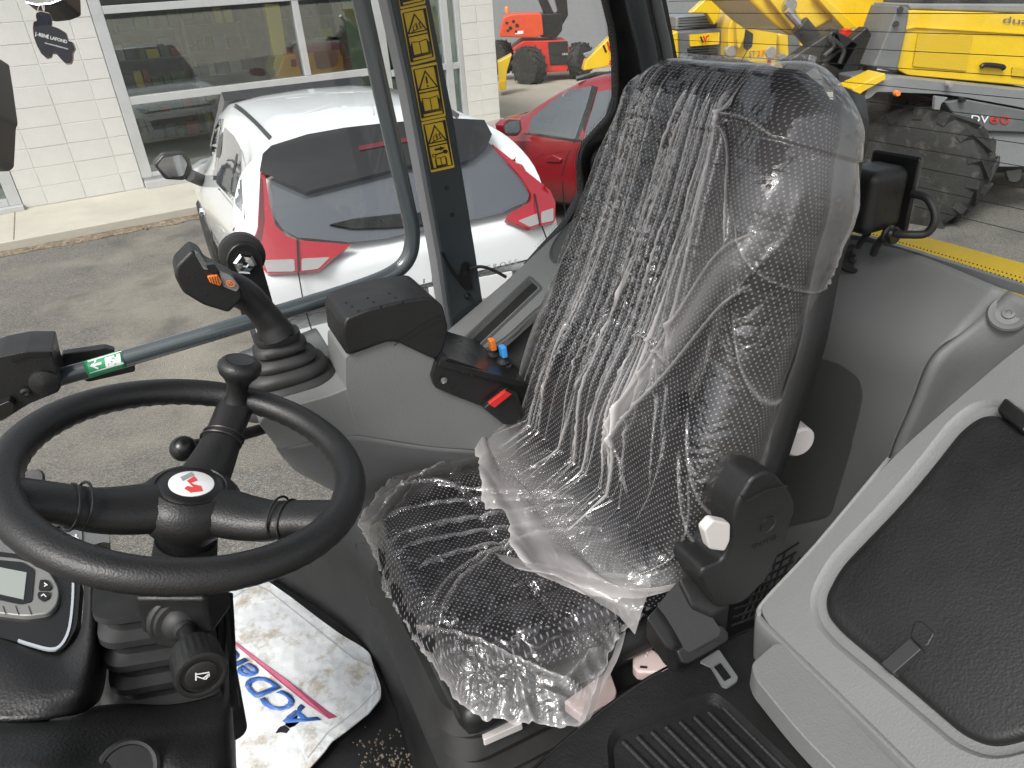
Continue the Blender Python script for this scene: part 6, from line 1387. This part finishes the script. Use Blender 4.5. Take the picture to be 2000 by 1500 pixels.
def outer(th):
    th = (th+math.pi) % (2*math.pi)-math.pi
    return float(np.interp(th, pa, pr_, period=2*math.pi)), float(np.interp(th, pa, pz_, period=2*math.pi))
FC = []
# long folds sweeping from the front edge to the hinge, in (f, r) metres about the cushion centre
def pc(x, y): p = onz(x, y, CZ+.01)-oc; return (p.dot(FV), p.dot(RV))
for a, b, c, wd, ht, am in (((722, 985), (830, 900), (1000, 835), .003, .010, .8), ((745, 935), (900, 960), (1120, 960), .003, .011, .9), ((740, 1010), (900, 960), (1180, 968), .003, .010, .8), ((750, 1060), (930, 985), (1230, 975), .003, .010, .9),
        ((760, 1085), (950, 1010), (1260, 1000), .003, .009, .7), ((800, 1120), (930, 1040), (1290, 1020), .003, .010, .8), ((840, 1190), (900, 1060), (1150, 1030), .0035, .012, .8), ((850, 1230), (900, 1080), (1080, 1035), .003, .010, .8),
        ((840, 1215), (1020, 1290), (1160, 1310), .003, .012, 1.0), ((770, 1160), (800, 1200), (845, 1215), .003, .010, .9), ((950, 1080), (900, 1120), (870, 1200), .0025, .007, .5), ((1010, 1290), (1020, 1340), (1060, 1400), .003, .012, .8),
        ((1000, 1300), (960, 1340), (950, 1390), .003, .010, .7), ((1160, 1310), (1190, 1250), (1210, 1190), .003, .012, .8), ((1100, 1300), (1130, 1270), (1180, 1220), .003, .010, .6), ((1060, 1050), (1100, 1080), (1090, 1130), .003, .009, .6), ((1140, 1060), (1230, 1040), (1320, 1050), .003, .008, .6)):
    FC.append((curve2(pc(*a), pc(*b), pc(*c)), wd, ht, am))
for k in range(34):
    x, y = random.uniform(760, 1250), random.uniform(870, 1330); an = random.gauss(-.15, .5); l = random.uniform(30, 130)
    FC.append((curve2(pc(x, y), pc(x+math.cos(an)*l/2, y+math.sin(an)*l/2+random.uniform(-12, 12)), pc(x+math.cos(an)*l, y+math.sin(an)*l)), random.uniform(.0012, .0025), random.uniform(.002, .006), random.uniform(.1, .5)))
NA, NR = 420, 190
Xs = np.zeros((NR+1, NA+1)); Ys = Xs.copy(); Zs = Xs.copy(); Sk = Xs.copy()
for i in range(NR+1):
    s = .004+.996*i/NR
    for k in range(NA+1):
        th = 2*math.pi*k/NA; ro, zo = outer(th); c_, s_ = math.cos(th), math.sin(th); e = (abs(c_/HA)**3+abs(s_/HB)**3)**(-1/3)
        ro = max(ro, e*1.015); rad = ro*s; ss = rad/e
        # angle of the cushion section matching this direction
        if ss < .93:
            ph = math.atan2(s_/HB, c_/HA); z = csec(ph, ss).z+.006
        else: z = None
        if z is None:
            ph = math.atan2(s_/HB, c_/HA); z0 = csec(ph, .93).z+.006; r0 = .93*e; u = (rad-r0)/max(1e-4, ro-r0) if ro > r0+.003 else 0; u = min(1, max(0, u)); z = z0+(zo-z0)*(u**1.15)
            Sk[i, k] = u
        Xs[i, k] = rad*c_; Ys[i, k] = rad*s_; Zs[i, k] = z
D, A = folds_eval(Xs, Ys, FC)
rowsF = []; attr = []
for i in range(NR+1):
    rf = []; ar = []
    for k in range(NA+1):
        x, y = Xs[i, k], Ys[i, k]; u = Sk[i, k]
        dz = D[i, k]+.006*max(0, mnoise.noise((x*14, y*14, 3)))+.003*mnoise.noise((x*45, y*45, 6))
        th = 2*math.pi*k/NA if k < NA else 0
        out_ = u*(.007*mnoise.noise((math.cos(th)*14, math.sin(th)*14, u*2))+.004*mnoise.noise((math.cos(th)*45, math.sin(th)*45, 1)))
        rr = math.hypot(x, y)+1e-6
        rf.append(oc+FV*(x+out_*x/rr)+RV*(y+out_*y/rr)+ZV*(Zs[i, k]-CZ+dz+u*.006*mnoise.noise((math.cos(th)*26, math.sin(th)*26, 9))))
        ar.append(float(A[i, k]*.8+.55*u+.8*math.exp(-(1-i/NR)/.012)+.18*max(0, mnoise.noise((x*20, y*20, 8)))))
    rowsF.append(rf); attr.append(ar)
cf = gridmesh('cushion_film', rowsF, 'film_cushion', None, face=False, attr=attr)
tag(cf, 'clear wrinkled plastic film drooping over the seat cushion', 'plastic cover', 'plastic films on the seat')
# milky doubled-over flaps of film
def flap(name, grid, parent, n=7, amp=.003, mt='film_flap'):
    o = patch(name, [[V(p) for p in r] for r in grid], mt, parent, n=n, thick=0)
    for v in o.data.vertices:
        c = v.co; v.co = c+ZV*(amp*mnoise.noise(c*38)+amp*.6*mnoise.noise(c*95))
    return o
z5 = CZ+.03
flap('folded_flap', [[onz(x, y, z5) for x, y in ((965, 1080), (1050, 1098), (1130, 1118), (1200, 1118), (1272, 1126))],
     [onz(x, y, z5+.012) for x, y in ((985, 1098), (1060, 1112), (1130, 1132), (1205, 1138), (1268, 1152))],
     [onz(x, y, z5+.010) for x, y in ((1020, 1112), (1080, 1125), (1140, 1150), (1200, 1170), (1255, 1190))],
     [onz(x, y, z5-.012) for x, y in ((1060, 1120), (1110, 1140), (1160, 1172), (1205, 1200), (1240, 1240))]], cf)
flap('folded_flap', [[onz(x, y, 1.40) for x, y in ((1215, 1180), (1212, 1220), (1200, 1270), (1180, 1320), (1160, 1390))],
     [onz(x, y, 1.40) for x, y in ((1225, 1190), (1222, 1235), (1208, 1285), (1180, 1340), (1150, 1405))],
     [onz(x, y, 1.37) for x, y in ((1198, 1200), (1195, 1240), (1180, 1290), (1150, 1350), (1128, 1422))]], cf)
flap('folded_flap', [[onz(x, y, 1.375) for x, y in ((860, 1235), (950, 1275), (1040, 1300), (1160, 1312))],
     [onz(x, y, 1.365) for x, y in ((865, 1255), (955, 1300), (1040, 1322), (1165, 1325))]], cf, amp=.002)
pbk = lambda o_: (lambda x, y: onpl(x, y, K(BF, SR, BZ)+en*o_, en))
b1, b2 = pbk(.085), pbk(.10)

# ------------------------------------------------------------------ put each thing's origin at its own base
bpy.context.view_layer.update()
def centre_tree(root):
    kids = [c for c in root.children]; allk = list(kids)
    for c in kids: allk += list(c.children)
    pts = [V(v) for o in allk if o.type == 'MESH' for v in [o.matrix_world @ V(b) for b in o.bound_box]]
    if not pts: return
    lo = V([min(p[i] for p in pts) for i in range(3)]); hi = V([max(p[i] for p in pts) for i in range(3)])
    base = V(((lo.x+hi.x)/2, (lo.y+hi.y)/2, lo.z)); root.location = base
    for c in kids: c.location = c.location-base
for o in list(COL.objects):
    if o.type == 'EMPTY' and o.parent is None: centre_tree(o)
